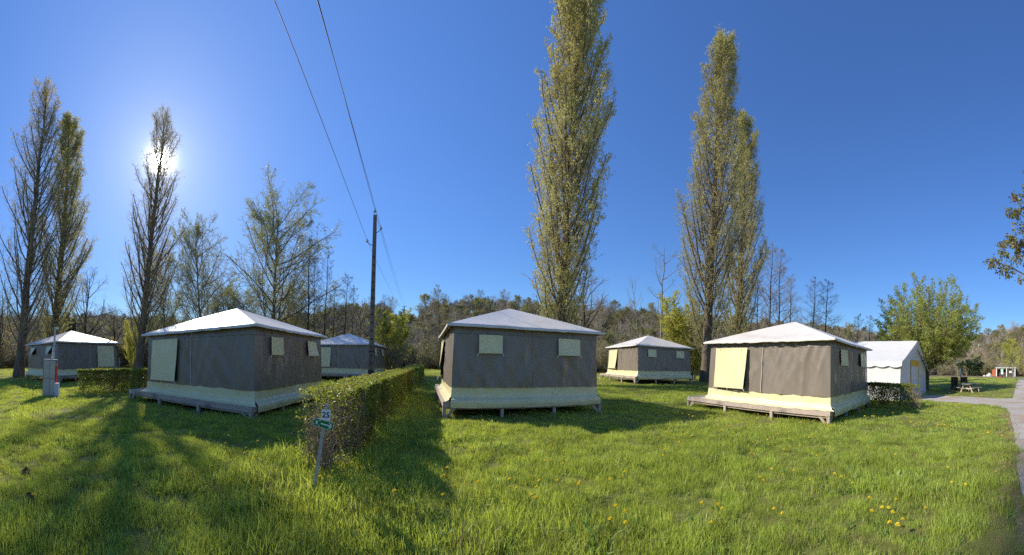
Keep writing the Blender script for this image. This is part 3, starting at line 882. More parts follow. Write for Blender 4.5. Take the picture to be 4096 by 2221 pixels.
        tw.append((*tubes(P1, R1, 3), 0))
        P2, R2 = sprout(r, P1, R1, 8, .1, 1.0, 38, 12, lambda t, pl: .30 * pl + .12, 4, .05, .14, .01, .006)
        tw.append((*tubes(P2, R2, 3), 0))
        tw.append((*leaves(r, P2, lv or 14, .07, .05, .1), 1))
        lm = M_leafyel; mats = (M_twig, M_twig)
    elif kind == 'twiggy':     # pale leafless shrub
        P0 = []
        for k in range(8):
            a = r.uniform(0, 6.28); ln = r.uniform(.2, .9)
            p, q = make_trunk(r, 1.9 * r.uniform(.7, 1), .05, 8, (ln * math.cos(a), ln * math.sin(a)), .05, .85); P0.append((p, q))
        P = np.concatenate([p for p, q in P0]); R = np.concatenate([q for p, q in P0])
        wood.append((*tubes(P, R, 5), 0))
        P1, R1 = sprout(r, P, R, 9, .2, .98, 45, 12, lambda t, pl: (.5 * (1 - t) + .15) * pl, 6, .04, .14, .012, .012)
        tw.append((*tubes(P1, R1, 3), 0))
        P2, R2 = sprout(r, P1, R1, 5, .2, 1.0, 45, 12, lambda t, pl: .35 * pl + .1, 4, .02, .14, .012, .008)
        tw.append((*tubes(P2, R2, 3), 0))
        lm = M_leafscrub; mats = (M_twigpale, M_twigpale)
    elif kind == 'bush':       # brown undergrowth with some leaf
        P0 = []
        for k in range(10):
            a = r.uniform(0, 6.28); ln = r.uniform(.1, .8)
            p, q = make_trunk(r, 3.2 * r.uniform(.6, 1), .04, 7, (ln * math.cos(a), ln * math.sin(a)), .08, .85); P0.append((p, q))
        P = np.concatenate([p for p, q in P0]); R = np.concatenate([q for p, q in P0])
        wood.append((*tubes(P, R, 4), 0))
        P1, R1 = sprout(r, P, R, 12, .1, .98, 42, 12, lambda t, pl: (.4 * (1 - t) + .12) * pl, 5, .03, .15, .012, .012)
        tw.append((*tubes(P1, R1, 3), 0))
        P2, R2 = sprout(r, P1, R1, 7, .1, 1.0, 42, 12, lambda t, pl: .35 * pl + .12, 4, .02, .18, .012, .009)
        tw.append((*tubes(P2, R2, 3), 0))
        if lv: tw.append((*leaves(r, P2, lv, .085, .08, .1), 1))
        lm = M_leafscrub; mats = (M_twigdark, M_twig)
    elif kind == 'evergreen':
        H = 12.0
        P, R = make_trunk(r, H, .18, 10, (0, 0), .03, .95)
        wood.append((*tubes(P, R, 6), 0))
        P1, R1 = sprout(r, P, R, 60, .08, .98, 85, 8, lambda t, pl: (.24 * (1 - t) + .02) * pl, 5, -.02, .05, .012, .012)
        tw.append((*tubes(P1, R1, 3), 0))
        tw.append((*leaves(r, P1, 90, .20, .10, .05, 1.6, .6), 1))
        lm = M_leafdark; mats = (M_barkdark, M_twigdark)
    elif kind == 'ivy_bush':
        P0 = []
        for k in range(8):
            a = r.uniform(0, 6.28); ln = r.uniform(.1, .7)
            p, q = make_trunk(r, 3 * r.uniform(.6, 1), .05, 7, (ln * math.cos(a), ln * math.sin(a)), .06, .85); P0.append((p, q))
        P = np.concatenate([p for p, q in P0]); R = np.concatenate([q for p, q in P0])
        wood.append((*tubes(P, R, 4), 0))
        P1, R1 = sprout(r, P, R, 12, .1, .98, 45, 12, lambda t, pl: (.3 * (1 - t) + .12) * pl, 4, .03, .12, .012, .012)
        tw.append((*tubes(P1, R1, 3), 0))
        tw.append((*leaves(r, P1, 45, .16, .13, .05), 1))
        lm = M_leafdark; mats = (M_barkdark, M_twigdark)
    t = thing(name, label, cat, loc, rz, group)
    t['height'] = float(max(np.max(v[:, 2]) for v, q, m in wood + tw))
    V, Q, m = join(wood); link('trunk', new_mesh('trunk', V, Q, [mats[0]], m, True), t)
    V, Q, m = join(tw); link('crown', new_mesh('crown', V, Q, [mats[1], lm], m, False), t)
    return t
def fit(t, u, dist, vtop, width=1.0, lean=0.0, lean2=0.0, rz=None, label=None):
    """stand a tree at column u, as tall as the photo shows it"""
    p = spot(u, dist); p.z = float(hz(p.x, p.y))
    H = height_at(u, vtop, dist) - p.z
    s = H / t['height']
    t.location = p
    t.scale = (s * width, s * width, s)
    az = math.atan2(p.x, p.y)
    tilt = Matrix.Rotation(math.radians(lean), 4, Vector((math.sin(az), math.cos(az), 0)))
    t.rotation_euler = (tilt @ Matrix.Rotation(rz if rz is not None else 0.0, 4, 'Z')).to_euler()
    if label: t['label'] = label
    return t

GP = 'tall columnar poplars'
pop_dense = tree('poplar_dense', 21, 'poplar_tree', 'tallest and fullest poplar, rising behind the middle tent cabin and cut by the picture top', group=GP)
fit(pop_dense, 1400, 19.8, -110, 1.0, 2.5)
pop_a = tree('poplar', 22, 'poplar_tree', 'tall poplar with dark forked trunk standing left of the sunlit tent cabin', group=GP)
fit(pop_a, 1776, 26.5, 74, 1.1, 1.2)
pop_b = tree('poplar_thin', 23, 'poplar_tree', 'thin leaved poplar with the sun shining through its top', group=GP)
fit(pop_b, 347, 33, 262, 1.25, 6.5)
pop_c = dup(pop_a, (0, 0, 0), label='pale poplar half hidden behind the tall forked poplar near the sunlit tent cabin')
fit(pop_c, 1850, 34, 272, 1.12, .8, rz=2.0)
pop_d = dup(pop_b, (0, 0, 0), label='thick trunked poplar beside the backlit tent cabin at the picture edge')
fit(pop_d, 46, 26, 196, 1.3, 6.5, rz=1.1)
pop_e = dup(pop_a, (0, 0, 0), label='shorter yellowish poplar behind the backlit tent cabin')
fit(pop_e, 126, 31, 274, 1.3, 5.0, rz=4.0)

will = tree('willow', 31, 'willow_tree', 'broad pale green willow rising behind the tent cabin with plate 3')
fit(will, 684, 42, 472, 1.0, 1.0)
will2 = dup(will, (0, 0, 0), label='leaning pale green tree just right of the sun poplar')
fit(will2, 515, 44, 520, .72, -6, rz=2.2)
will3 = dup(will, (0, 0, 0), label='low pale green tree in the gap right of the sun poplar')
fit(will3, 420, 48, 600, .75, -2, rz=4.0)
for u, v, d, w, l in ((570, 690, 52, 1.1, 'low green tree between the two pale green trees'), (620, 720, 50, 1.2, 'low bushy green tree under the broad willow'), (745, 700, 50, 1.2, 'green tree at the right foot of the broad willow')):
    fit(dup(will, (0, 0, 0), label=l), u, d, v, w, 0, rz=u)
ald = tree('alder', 41, 'alder_tree', 'tall dark bare alder beside the broad willow', group='bare alders')
fit(ald, 772, 40, 596, .9, 1)
ald2 = tree('alder', 42, 'alder_tree', 'tallest bare alder right of the forked poplar', group='bare alders')
fit(ald2, 1932, 42, 612, .95, 1)
budded = tree('alder_bud', 43, 'alder_tree', 'slender alder with crooked stem leaning beside the middle tent cabin roof', group='bare alders')
fit(budded, 1112, 46, 714, .75, -3.5)
for src, u, v, d, w, ln, l in (
        (ald2, 790, 640, 41, .7, 0, 'second dark bare alder right of the broad willow'),
        (ald, 812, 622, 40, .7, 2, 'slim bare alder third in the dark row beside the willow'),
        (budded, 832, 700, 42, .9, 3, 'short budding alder in the dark row beside the willow'),
        (ald2, 862, 688, 41, .9, 3, 'bare alder with spreading top left of the utility pole'),
        (ald, 884, 718, 44, .8, 1, 'thin bare alder nearest the utility pole'),
        (ald, 1955, 622, 44, .9, 1, 'bare alder second from the forked poplar'),
        (ald2, 1985, 690, 41, .9, 0, 'bare alder behind the peak of the sunlit tent cabin'),
        (ald, 2040, 698, 41, 1.1, 1, 'spreading bare alder right of the sunlit cabin peak'),
        (ald2, 2072, 702, 40, 1.05, 2, 'bare alder leaning right above the sunlit cabin roof'),
        (ald, 1905, 660, 43, .8, -1, 'bare alder partly behind the pale poplar'),
        (budded, 2155, 788, 44, 1.0, 0, 'low bare tree above the white marquee ridge'),
        (ald, 2188, 792, 46, 1.1, 0, 'low bare tree between the marquee and the round green tree')):
    fit(dup(src, (0, 0, 0), label=l), u, d, v, w, ln, rz=u * .7)
oak = tree('oak', 51, 'bare_tree', 'wide bare tree behind the backlit tent cabin roof', group='bare broadleaf trees')
fit(oak, 205, 44, 668, .95, 4)
fit(dup(oak, (0, 0, 0), label='bare tree with wide boughs at the right foot of the tallest poplar'), 1462, 30, 668, 1.1, 3, rz=2)
fit(dup(oak, (0, 0, 0), label='bare tree at the extreme picture edge behind the thick poplar'), -6, 40, 715, 1.0, 3, rz=1)
fit(dup(oak, (0, 0, 0), label='low bare tree left of the sun poplar trunk'), 290, 50, 765, 1.2, 0, rz=3)
fit(dup(oak, (0, 0, 0), label='round bare tree directly left of the utility pole'), 905, 62, 748, .9, 0, rz=4)
fit(dup(oak, (0, 0, 0), label='round bare tree directly right of the utility pole'), 962, 66, 738, .9, 0, rz=5)
fit(dup(oak, (0, 0, 0), label='low bare tree at the wood edge by the barbecues'), 2395, 100, 868, 1.0, 0, rz=6)
snag = tree('snag', 61, 'bare_tree', 'tall nearly dead tree with upturned arms left of the forked poplar', lv=2)
fit(snag, 1663, 38, 614, .95, 1)
snag2 = tree('snag', 62, 'bare_tree', 'thin many stemmed bare tree between the tallest poplar and the dead tree', lv=0)
fit(snag2, 1612, 40, 690, .7, -4)
horn = tree('hornbeam', 71, 'hornbeam_tree', 'round fresh green tree behind the marquee gable')
fit(horn, 2332, 26.8, 686, .95, 0)
yng = tree('young', 81, 'young_tree', 'small planted yellow green tree with pale trunk by the far shelter')
fit(yng, 2551, 61, 850, .95, -4)
shr = tree('shrub', 91, 'shrub', 'tall yellow green shrub right of the utility pole', cat='shrub', lv=16)
fit(shr, 978, 29.5, 766, 1.45, 0)
shr2 = dup(shr, (0, 0, 0), label='yellow green willow shrub behind the small distant tent cabin')
fit(shr2, 1715, 32, 738, 1.2, 0, rz=2)
fit(dup(shr, (0, 0, 0), label='low yellow shrub under the forked poplar trunk'), 1745, 31, 830, 1.0, 0, rz=4)
fit(dup(shr, (0, 0, 0), label='yellow bush at the far right field edge beside the shelter'), 2590, 85, 885, 1.3, 0, rz=1)
fit(dup(shr, (0, 0, 0), label='yellow shrub at the foot of the sun poplar'), 335, 36, 800, .6, 0, rz=3)
tw = tree('twiggy', 95, 'bare_shrub', 'pale leafless shrub with white branches behind the long hedge', cat='shrub')
fit(tw, 1000, 27, 850, 1.3, 0)
spr = tree('evergreen', 97, 'spruce_tree', 'taller of two dark spruces above the backlit tent cabin roof', group='dark spruces')
fit(spr, 172, 75, 782, .8, 0)
fit(dup(spr, (0, 0, 0), label='shorter of two dark spruces above the backlit tent cabin roof'), 188, 76, 800, .8, 0, rz=2)
ivb = tree('ivy_bush', 98, 'evergreen_bush', 'dark evergreen bush at the wood edge behind the red shed', cat='bush', group='dark evergreen bushes')
fit(ivb, 2470, 112, 905, 1.4, 0)
fit(dup(ivb, (0, 0, 0), label='dark evergreen bush at the wood edge behind the leaning white post'), 2432, 112, 897, 1.1, 0, rz=2)
fit(dup(ivb, (0, 0, 0), label='low dark bush behind the far corner of the small distant cabin'), 1738, 29, 935, 1.0, 0, rz=2)

# maple reaching in from beyond the picture edge
def maple():
    r = np.random.default_rng(111)
    d = ray(2576, 910); az = math.atan2(d.x, d.y) + .20
    x, y = 12.5 * math.sin(az), 12.5 * math.cos(az)
    t = thing('maple_tree', 'young leaved branches reaching in from a tree at the right picture edge', 'tree', (x, y, float(gz(x, y))))
    P, R = make_trunk(r, 9.5, .26, 10, (.0, 0), .05, .85)
    P1, R1 = sprout(r, P, R, 26, .42, .97, 66, 8, lambda tt, pl: (.40 * (1 - tt) + .20) * pl, 8, .04, .09, .012, .02)
    V, Q, m = join([(*tubes(P, R, 9), 0), (*tubes(P1, R1, 5), 0)]); link('trunk', new_mesh('trunk', V, Q, [M_barkdark], m, True), t)
    P2, R2 = sprout(r, P1, R1, 10, .3, 1.0, 48, 10, lambda tt, pl: (.30 * (1 - tt) + .10) * pl, 6, .03, .12, .011, .009, flat=.4)
    P3, R3 = sprout(r, P2, R2, 7, .2, 1.0, 45, 12, lambda tt, pl: .30 * pl + .12, 4, .03, .14, .011, .005)
    V, Q, m = join([(*tubes(P2, R2, 3), 0), (*tubes(P3, R3, 3), 0), (*leaves(r, P3, 14, .075, .04, .25, 1.3, .7), 1)])
    link('crown', new_mesh('crown', V, Q, [M_twigdark, M_leafmaple], m), t)
maple()

# ------------------------------------------------------------------ wood on the hills, scrub belt
def hidden_collection(name, objs):
    c = bpy.data.collections.new(name)
    for o in objs: c.objects.link(o)
    return c
def scatter(name, pts, rot, scl, idx, coll, kind='stuff'):
    me = bpy.data.meshes.new(name)
    me.vertices.add(len(pts)); me.vertices.foreach_set('co', np.asarray(pts, np.float32).ravel())
    a = me.attributes.new('rot', 'FLOAT_VECTOR', 'POINT'); a.data.foreach_set('vector', np.asarray(rot, np.float32).ravel())
    a = me.attributes.new('scl', 'FLOAT_VECTOR', 'POINT'); a.data.foreach_set('vector', np.asarray(scl, np.float32).ravel())
    a = me.attributes.new('pick', 'INT', 'POINT'); a.data.foreach_set('value', np.asarray(idx, np.int32))
    o = link(name, me); o['kind'] = kind
    ng = bpy.data.node_groups.new(name, 'GeometryNodeTree')
    ng.interface.new_socket('Geometry', in_out='INPUT', socket_type='NodeSocketGeometry')
    ng.interface.new_socket('Geometry', in_out='OUTPUT', socket_type='NodeSocketGeometry')
    N = ng.nodes; L = ng.links
    gi, go = N.new('NodeGroupInput'), N.new('NodeGroupOutput')
    ci = N.new('GeometryNodeCollectionInfo'); ci.inputs['Collection'].default_value = coll
    ci.inputs['Separate Children'].default_value = True; ci.inputs['Reset Children'].default_value = True
    ip = N.new('GeometryNodeInstanceOnPoints'); ip.inputs['Pick Instance'].default_value = True
    def attr(n, ty):
        x = N.new('GeometryNodeInputNamedAttribute'); x.data_type = ty; x.inputs['Name'].default_value = n; return x.outputs['Attribute']
    L.new(gi.outputs[0], ip.inputs['Points']); L.new(ci.outputs[0], ip.inputs['Instance'])
    L.new(attr('pick', 'INT'), ip.inputs['Instance Index']); L.new(attr('rot', 'FLOAT_VECTOR'), ip.inputs['Rotation']); L.new(attr('scl', 'FLOAT_VECTOR'), ip.inputs['Scale'])
    L.new(ip.outputs[0], go.inputs[0])
    md = o.modifiers.new('scatter', 'NODES'); md.node_group = ng
    return o
def far_tree(seed, H, crown0, spread, nl, leafn, twm, lm, name):
    """light far tree for the wooded slope"""
    r = np.random.default_rng(seed)
    P, R = make_trunk(r, H, .16, 8, (r.normal(0, .03), r.normal(0, .03)), .1, .9)
    P1, R1 = sprout(r, P, R, nl, crown0, .98, 45, 10, lambda t, pl: (spread * (1 - t) ** .6 + .10) * pl, 6, .07, .12, .014, .025)
    P2, R2 = sprout(r, P1, R1, 9, .2, 1.0, 42, 12, lambda t, pl: (.36 * (1 - t) + .16) * pl, 4, .05, .16, .012, .016)
    P3, R3 = sprout(r, P2, R2, 8, .1, 1.0, 42, 12, lambda t, pl: .40 * pl + .18, 3, .05, .2, .012, .014)
    parts = [(*tubes(P, R, 5), 0), (*tubes(P1, R1, 3), 0), (*tubes(P2, R2, 3), 0), (*tubes(P3, R3, 3), 0)]
    if leafn: parts.append((*leaves(r, P3, leafn, .20, .12, .2), 1))
    V, Q, m = join(parts)
    me = new_mesh(name, V, Q, [twm, lm], m)
    return bpy.data.objects.new(name, me)
FAR = [far_tree(201, 10, .25, .42, 16, 0, M_twig, M_leafscrub, 'wood_tree_a'), far_tree(202, 11, .3, .36, 16, 0, M_twigdark, M_leafscrub, 'wood_tree_b'),
       far_tree(203, 9, .2, .46, 18, 1, M_twig, M_leafscrub, 'wood_tree_c'), far_tree(204, 10, .25, .40, 16, 2, M_twig, M_leafwill, 'wood_tree_d'),
       far_tree(205, 7, .08, .55, 20, 1, M_twig, M_leafscrub, 'wood_tree_e')]
BUSH = []
for i, (sd, lv) in enumerate(((301, 0), (302, 3), (303, 6))):
    b = tree('bush', sd, 'bush_src', lv=lv)
    parts = [c for c in b.children]
    # join trunk + crown into one source mesh kept outside the scene
    Vs = []; Qs = []; Ms = []; off = 0
    for c in parts:
        me = c.data; n = len(me.vertices); v = np.empty(n * 3, np.float32); me.vertices.foreach_get('co', v)
        q = np.empty(len(me.loops), np.int32); me.loops.foreach_get('vertex_index', q)
        mi = np.empty(len(me.polygons), np.int32); me.polygons.foreach_get('material_index', mi)
        Vs.append(v.reshape(-1, 3)); Qs.append(q.reshape(-1, 4) + off); Ms.append(mi + (0 if c.name.startswith('trunk') else 1)); off += n
    me = new_mesh('bush_src', np.concatenate(Vs), np.concatenate(Qs), [M_twigdark, M_twig, M_leafscrub], np.concatenate(Ms))
    for c in parts: bpy.data.objects.remove(c)
    bpy.data.objects.remove(b)
    BUSH.append(bpy.data.objects.new('bush_src', me))
wood_coll = hidden_collection('wood_sources', FAR)
bush_coll = hidden_collection('bush_sources', BUSH)
def ring_points(n, a0, a1, rf0, rf1, r):
    a = r.uniform(a0, a1, n); q = r.random(n)
    r0, r1 = rf0(a), rf1(a)
    R = np.sqrt(r0 ** 2 + q * (r1 ** 2 - r0 ** 2))
    return R * np.sin(a), R * np.cos(a), a, R
r = np.random.default_rng(401)
X, Y, A, Rr = ring_points(4200, -1.95, 1.95, lambda a: hill_r(a)[0] + 2, lambda a: hill_r(a)[1] + 26, r)
Z = hz(X, Y) - .1
n = len(X)
s = r.uniform(.6, 1.05, n)
# bare brown slope to the right of the middle, greener to the right edge
idx = r.choice([0, 0, 1, 1, 2, 2, 3, 4, 4, 4, 4], n)
scatter('woodland', np.stack([X, Y, Z], 1), np.stack([np.zeros(n), np.zeros(n), r.uniform(0, 6.28, n)], 1), np.stack([s, s, s * r.uniform(.85, 1.1, n)], 1), idx, wood_coll)
def belt0(a):
    t = np.clip((a - az_of(2200)) / (az_of(2330) - az_of(2200)), 0, 1)
    return 50 + 60 * t
X, Y, A, Rr = ring_points(1500, -1.95, 1.95, belt0, lambda a: belt0(a) + 28, r)
Z = hz(X, Y) - .1; n = len(X)
s = r.uniform(.8, 1.7, n)
scatter('undergrowth', np.stack([X, Y, Z], 1), np.stack([np.zeros(n), np.zeros(n), r.uniform(0, 6.28, n)], 1), np.stack([s, s, s * r.uniform(.8, 1.3, n)], 1), r.choice([0, 0, 1, 1, 2], n), bush_coll)
# single trees one can tell apart on the skyline
def ridge_tree(k, u, v, w=1.0, rr=None):
    az = float(az_of(u)); _, r1 = hill_r(az); d = float(r1) - 6 if rr is None else rr
    p = spot(u, d); p.z = float(hz(p.x, p.y)) - .2
    H = max(6.0, height_at(u, v, d) - p.z)
    kinds = ['grey bare tree on the wooded skyline', 'dark bare tree on the wooded skyline', 'brown budding tree on the wooded skyline', 'pale green leafing tree on the wooded skyline']
    o = link('wood_tree', FAR[k].data, None, p)
    h0 = (10, 11, 9, 10)[k] * 1.12
    s = H / h0
    o.scale = (s * w, s * w, s); o.rotation_euler = (0, 0, u * 1.3)
    tag(o, kinds[k], 'tree', 'single trees on the hilltop skyline')
    return o
for k, u, v, w, l in (
        (3, 1020, 790, 1.2, 'low pale green hilltop tree around the distant T shaped pole'), (1, 1042, 788, 1.2, 'low dark hilltop tree just right of the distant T shaped pole'),
        (0, 985, 745, 1.0, 'grey hilltop tree behind the top of the yellow green shrub'), (0, 928, 742, 1.0, 'grey hilltop tree hidden behind the utility pole'),
        (3, 1070, 738, 1.1, 'pale hilltop tree first in the row right of the distant pole'), (0, 1088, 722, 1.05, 'tallest grey hilltop tree above the corner of the middle cabin roof'),
        (0, 1120, 738, .9, 'grey hilltop tree right of the leaning alder top'), (1, 1155, 752, 1.2, 'broad dark hilltop tree left of the middle cabin roof peak'),
        (2, 1180, 740, 1.0, 'brown budding hilltop tree left of the ivy dark one'), (1, 1207, 728, 1.15, 'tall ivy dark hilltop tree standing out over the middle cabin roof'),
        (0, 1240, 742, 1.0, 'grey hilltop tree right of the ivy dark one'), (0, 1265, 727, 1.2, 'tall pale grey hilltop tree directly above the middle cabin roof peak'),
        (3, 1298, 742, 1.1, 'pale green hilltop tree between the middle roof peak and the tallest poplar'), (2, 1325, 747, 1.0, 'brown hilltop tree touching the left side of the tallest poplar'),
        (1, 1508, 748, 1.0, 'dark hilltop tree just right of the tallest poplar'), (2, 1545, 754, 1.1, 'brown hilltop tree midway between the tallest poplar and the dead tree'),
        (0, 1580, 750, 1.0, 'grey hilltop tree above the small distant cabin'), (2, 1635, 760, 1.0, 'brown hilltop tree behind the dead tree'),
        (0, 2545, 806, 1.0, 'grey hilltop tree over the small planted tree'), (2, 2518, 815, 1.1, 'brown hilltop tree left above the small planted tree'),
        (2, 2483, 825, 1.1, 'brown hilltop tree at the right end of the round green tree'), (1, 258, 768, 1.1, 'dark hilltop tree between the backlit cabin and the sun poplar'),
        (0, 14, 760, 1.0, 'grey hilltop tree at the extreme left edge')):
    ridge_tree(k, u, v, w)['label'] = l

# ------------------------------------------------------------------ hedges
def hedge(name, label, A, B, width, h, nleaf, lsize, bare=0.0, sparse=0.0, seed=1, mat_leaf=None, group=None, ntwig=900, gaps=()):
    """clipped hedge between two ground points; 'bare' metres at A have twigs and hardly a leaf"""
    r = np.random.default_rng(seed)
    D = Vector((B.x - A.x, B.y - A.y, 0)); L = D.length; rz = math.atan2(D.y, D.x)
    t = thing(name, label, 'hedge', (A.x, A.y, float(gz(A.x, A.y))), rz, group)
    c, s_ = math.cos(rz), math.sin(rz)
    def wz(x, y): return gz(A.x + c * x - s_ * y, A.y + s_ * x + c * y) - float(gz(A.x, A.y))
    # stems
    ns = int(L * 4.5)
    x0 = r.uniform(.05, L - .05, ns)
    if bare: x0 = np.concatenate([x0, r.uniform(0, bare * 1.3, int(26 * bare))]); ns = len(x0)
    y0 = r.normal(0, width * .13, ns)
    n = 7
    P = np.zeros((ns, n, 3)); P[:, 0] = np.stack([x0, y0, wz(x0, y0) - .05], 1)
    d = norm(np.stack([r.normal(0, .14, ns), r.normal(0, .16, ns), np.ones(ns)], 1))
    Ls = h * r.uniform(.7, .98, ns)
    for k in range(1, n):
        d = norm(d + r.normal(0, .10, (ns, 3))); P[:, k] = P[:, k - 1] + d * (Ls / (n - 1))[:, None]
    R = np.linspace(1, .4, n)[None] * r.uniform(.009, .02, ns)[:, None]
    P1, R1 = sprout(r, P, R, 9, .08, 1.0, 58, 14, lambda tt, pl: .36 * pl * np.ones_like(tt), 5, .02, .2, .02, .004)
    P2, R2 = sprout(r, P1, R1, 3, .25, 1.0, 50, 14, lambda tt, pl: .5 * pl, 4, .0, .22, .02, .0028)
    def clip(Pa):
        m = Pa.reshape(-1, 3)
        inn = np.where(m[:, 0] < bare * 1.1, -.03, .07) if bare else .07
        m[:, 1] = np.clip(m[:, 1], -width / 2 + inn, width / 2 - inn)
        m[:, 0] = np.clip(m[:, 0], -.06, L + .05)
        zt = h + wz(m[:, 0], m[:, 1]) + (.02 if bare else -.03)
        m[:, 2] = np.minimum(m[:, 2], zt + r.uniform(-.05, .09 if bare else .05, len(m)))
        return m.reshape(Pa.shape)
    P1, P2 = clip(P1), clip(P2)
    V, Q, m = join([(*tubes(P, R, 4), 0)]); link('stems', new_mesh('stems', V, Q, [M_twigdark], m, True), t)['kind'] = 'stuff'
    V, Q, m = join([(*tubes(P1, R1, 3), 0), (*tubes(P2, R2, 3), 0)])
    link('twigs', new_mesh('twigs', V, Q, [M_twigpale if bare > .3 else M_twig], m), t)['kind'] = 'stuff'
    # leaf: denser towards the clipped faces
    N = nleaf
    x = r.uniform(0, L, N)
    y = (r.random(N) ** .38) * np.sign(r.normal(0, 1, N)) * width / 2
    z = (1 - r.random(N) ** 1.5) * h
    top = r.random(N) < .30
    z[top] = h - np.abs(r.normal(0, .05, top.sum())); y[top] = r.uniform(-width / 2, width / 2, top.sum())
    lump = np.array([mnoise.noise(Vector((a * 1.3, b * 2.5, cc * 1.6 + seed))) for a, b, cc in zip(x, y, z)])
    lump2 = np.array([mnoise.noise(Vector((a * 4.2, b * 4.2, cc * 4.0 + seed * 3))) for a, b, cc in zip(x, y, z)])
    keep = (lump * .7 + lump2 * .6 + r.uniform(-.3, .5, N)) > (-.12 + sparse)
    low = np.clip((z - .04) / .22, 0, 1); keep &= (r.random(N) < .15 + .85 * low)
    if bare: keep &= r.random(N) < np.clip((x - bare * .5) / bare, .10, 1)
    for g0, g1 in gaps: keep &= ~((x > g0) & (x < g1) & (r.random(N) < .8))
    x, y, z, lump = x[keep], y[keep], z[keep], lump[keep]
    N = len(x)
    y += np.sign(y) * lump * .10; z += lump * .06 * (z > h * .85)
    p = np.stack([x, y, z + wz(x, y)], 1) + r.normal(0, .012, (N, 3))
    a = norm(r.normal(0, 1, (N, 3))); b = norm(np.cross(a, r.normal(0, 1, (N, 3))))
    s = (lsize * r.uniform(.6, 1.4, N))[:, None]
    V = np.stack([p, p + a * s * .6 + b * s * .42, p + a * s * 1.25, p + a * s * .6 - b * s * .42], 1).reshape(-1, 3)
    link('foliage', new_mesh('foliage', V, np.arange(N * 4).reshape(-1, 4), [mat_leaf or M_leafhedge]), t)['kind'] = 'stuff'
    return t
hd = Vector((-.248, .969, 0)); hn = Vector((-.969, -.248, 0))
def on_hedge(d, off): 
    p = Vector((-2.42, 3.30, 0)) + hd * d
    return p + hn * off
hedge('hedge', 'long clipped hedge with a bare twiggy end behind the sign post', on_hedge(0, 0), on_hedge(12.2, 0), .74, 1.17, 210000, .032, bare=.95, sparse=-.04, seed=3, group='clipped hedges')
hedge('hedge', 'shaded low hedge continuing the long hedge toward the wood', on_hedge(12.7, -.18), on_hedge(20.5, -.25), .8, 1.2, 36000, .05, seed=4, group='clipped hedges')
a, b = ground_at(180, 991), ground_at(372, 986)
hedge('hedge', 'short backlit hedge between the hookup cabinet and the tent cabin with plate 3', a + Vector((-.25, .35, 0)), b + Vector((-.3, .9, 0)), .75, 1.12, 52000, .04, seed=5, sparse=.02, group='clipped hedges')
a, b = spot(2176, 14.6), spot(2316, 13.4)
hedge('hedge', 'thin see through hedge in front of the white marquee', b, a, .6, 1.13, 40000, .036, bare=.35, seed=6, sparse=.06, group='clipped hedges')

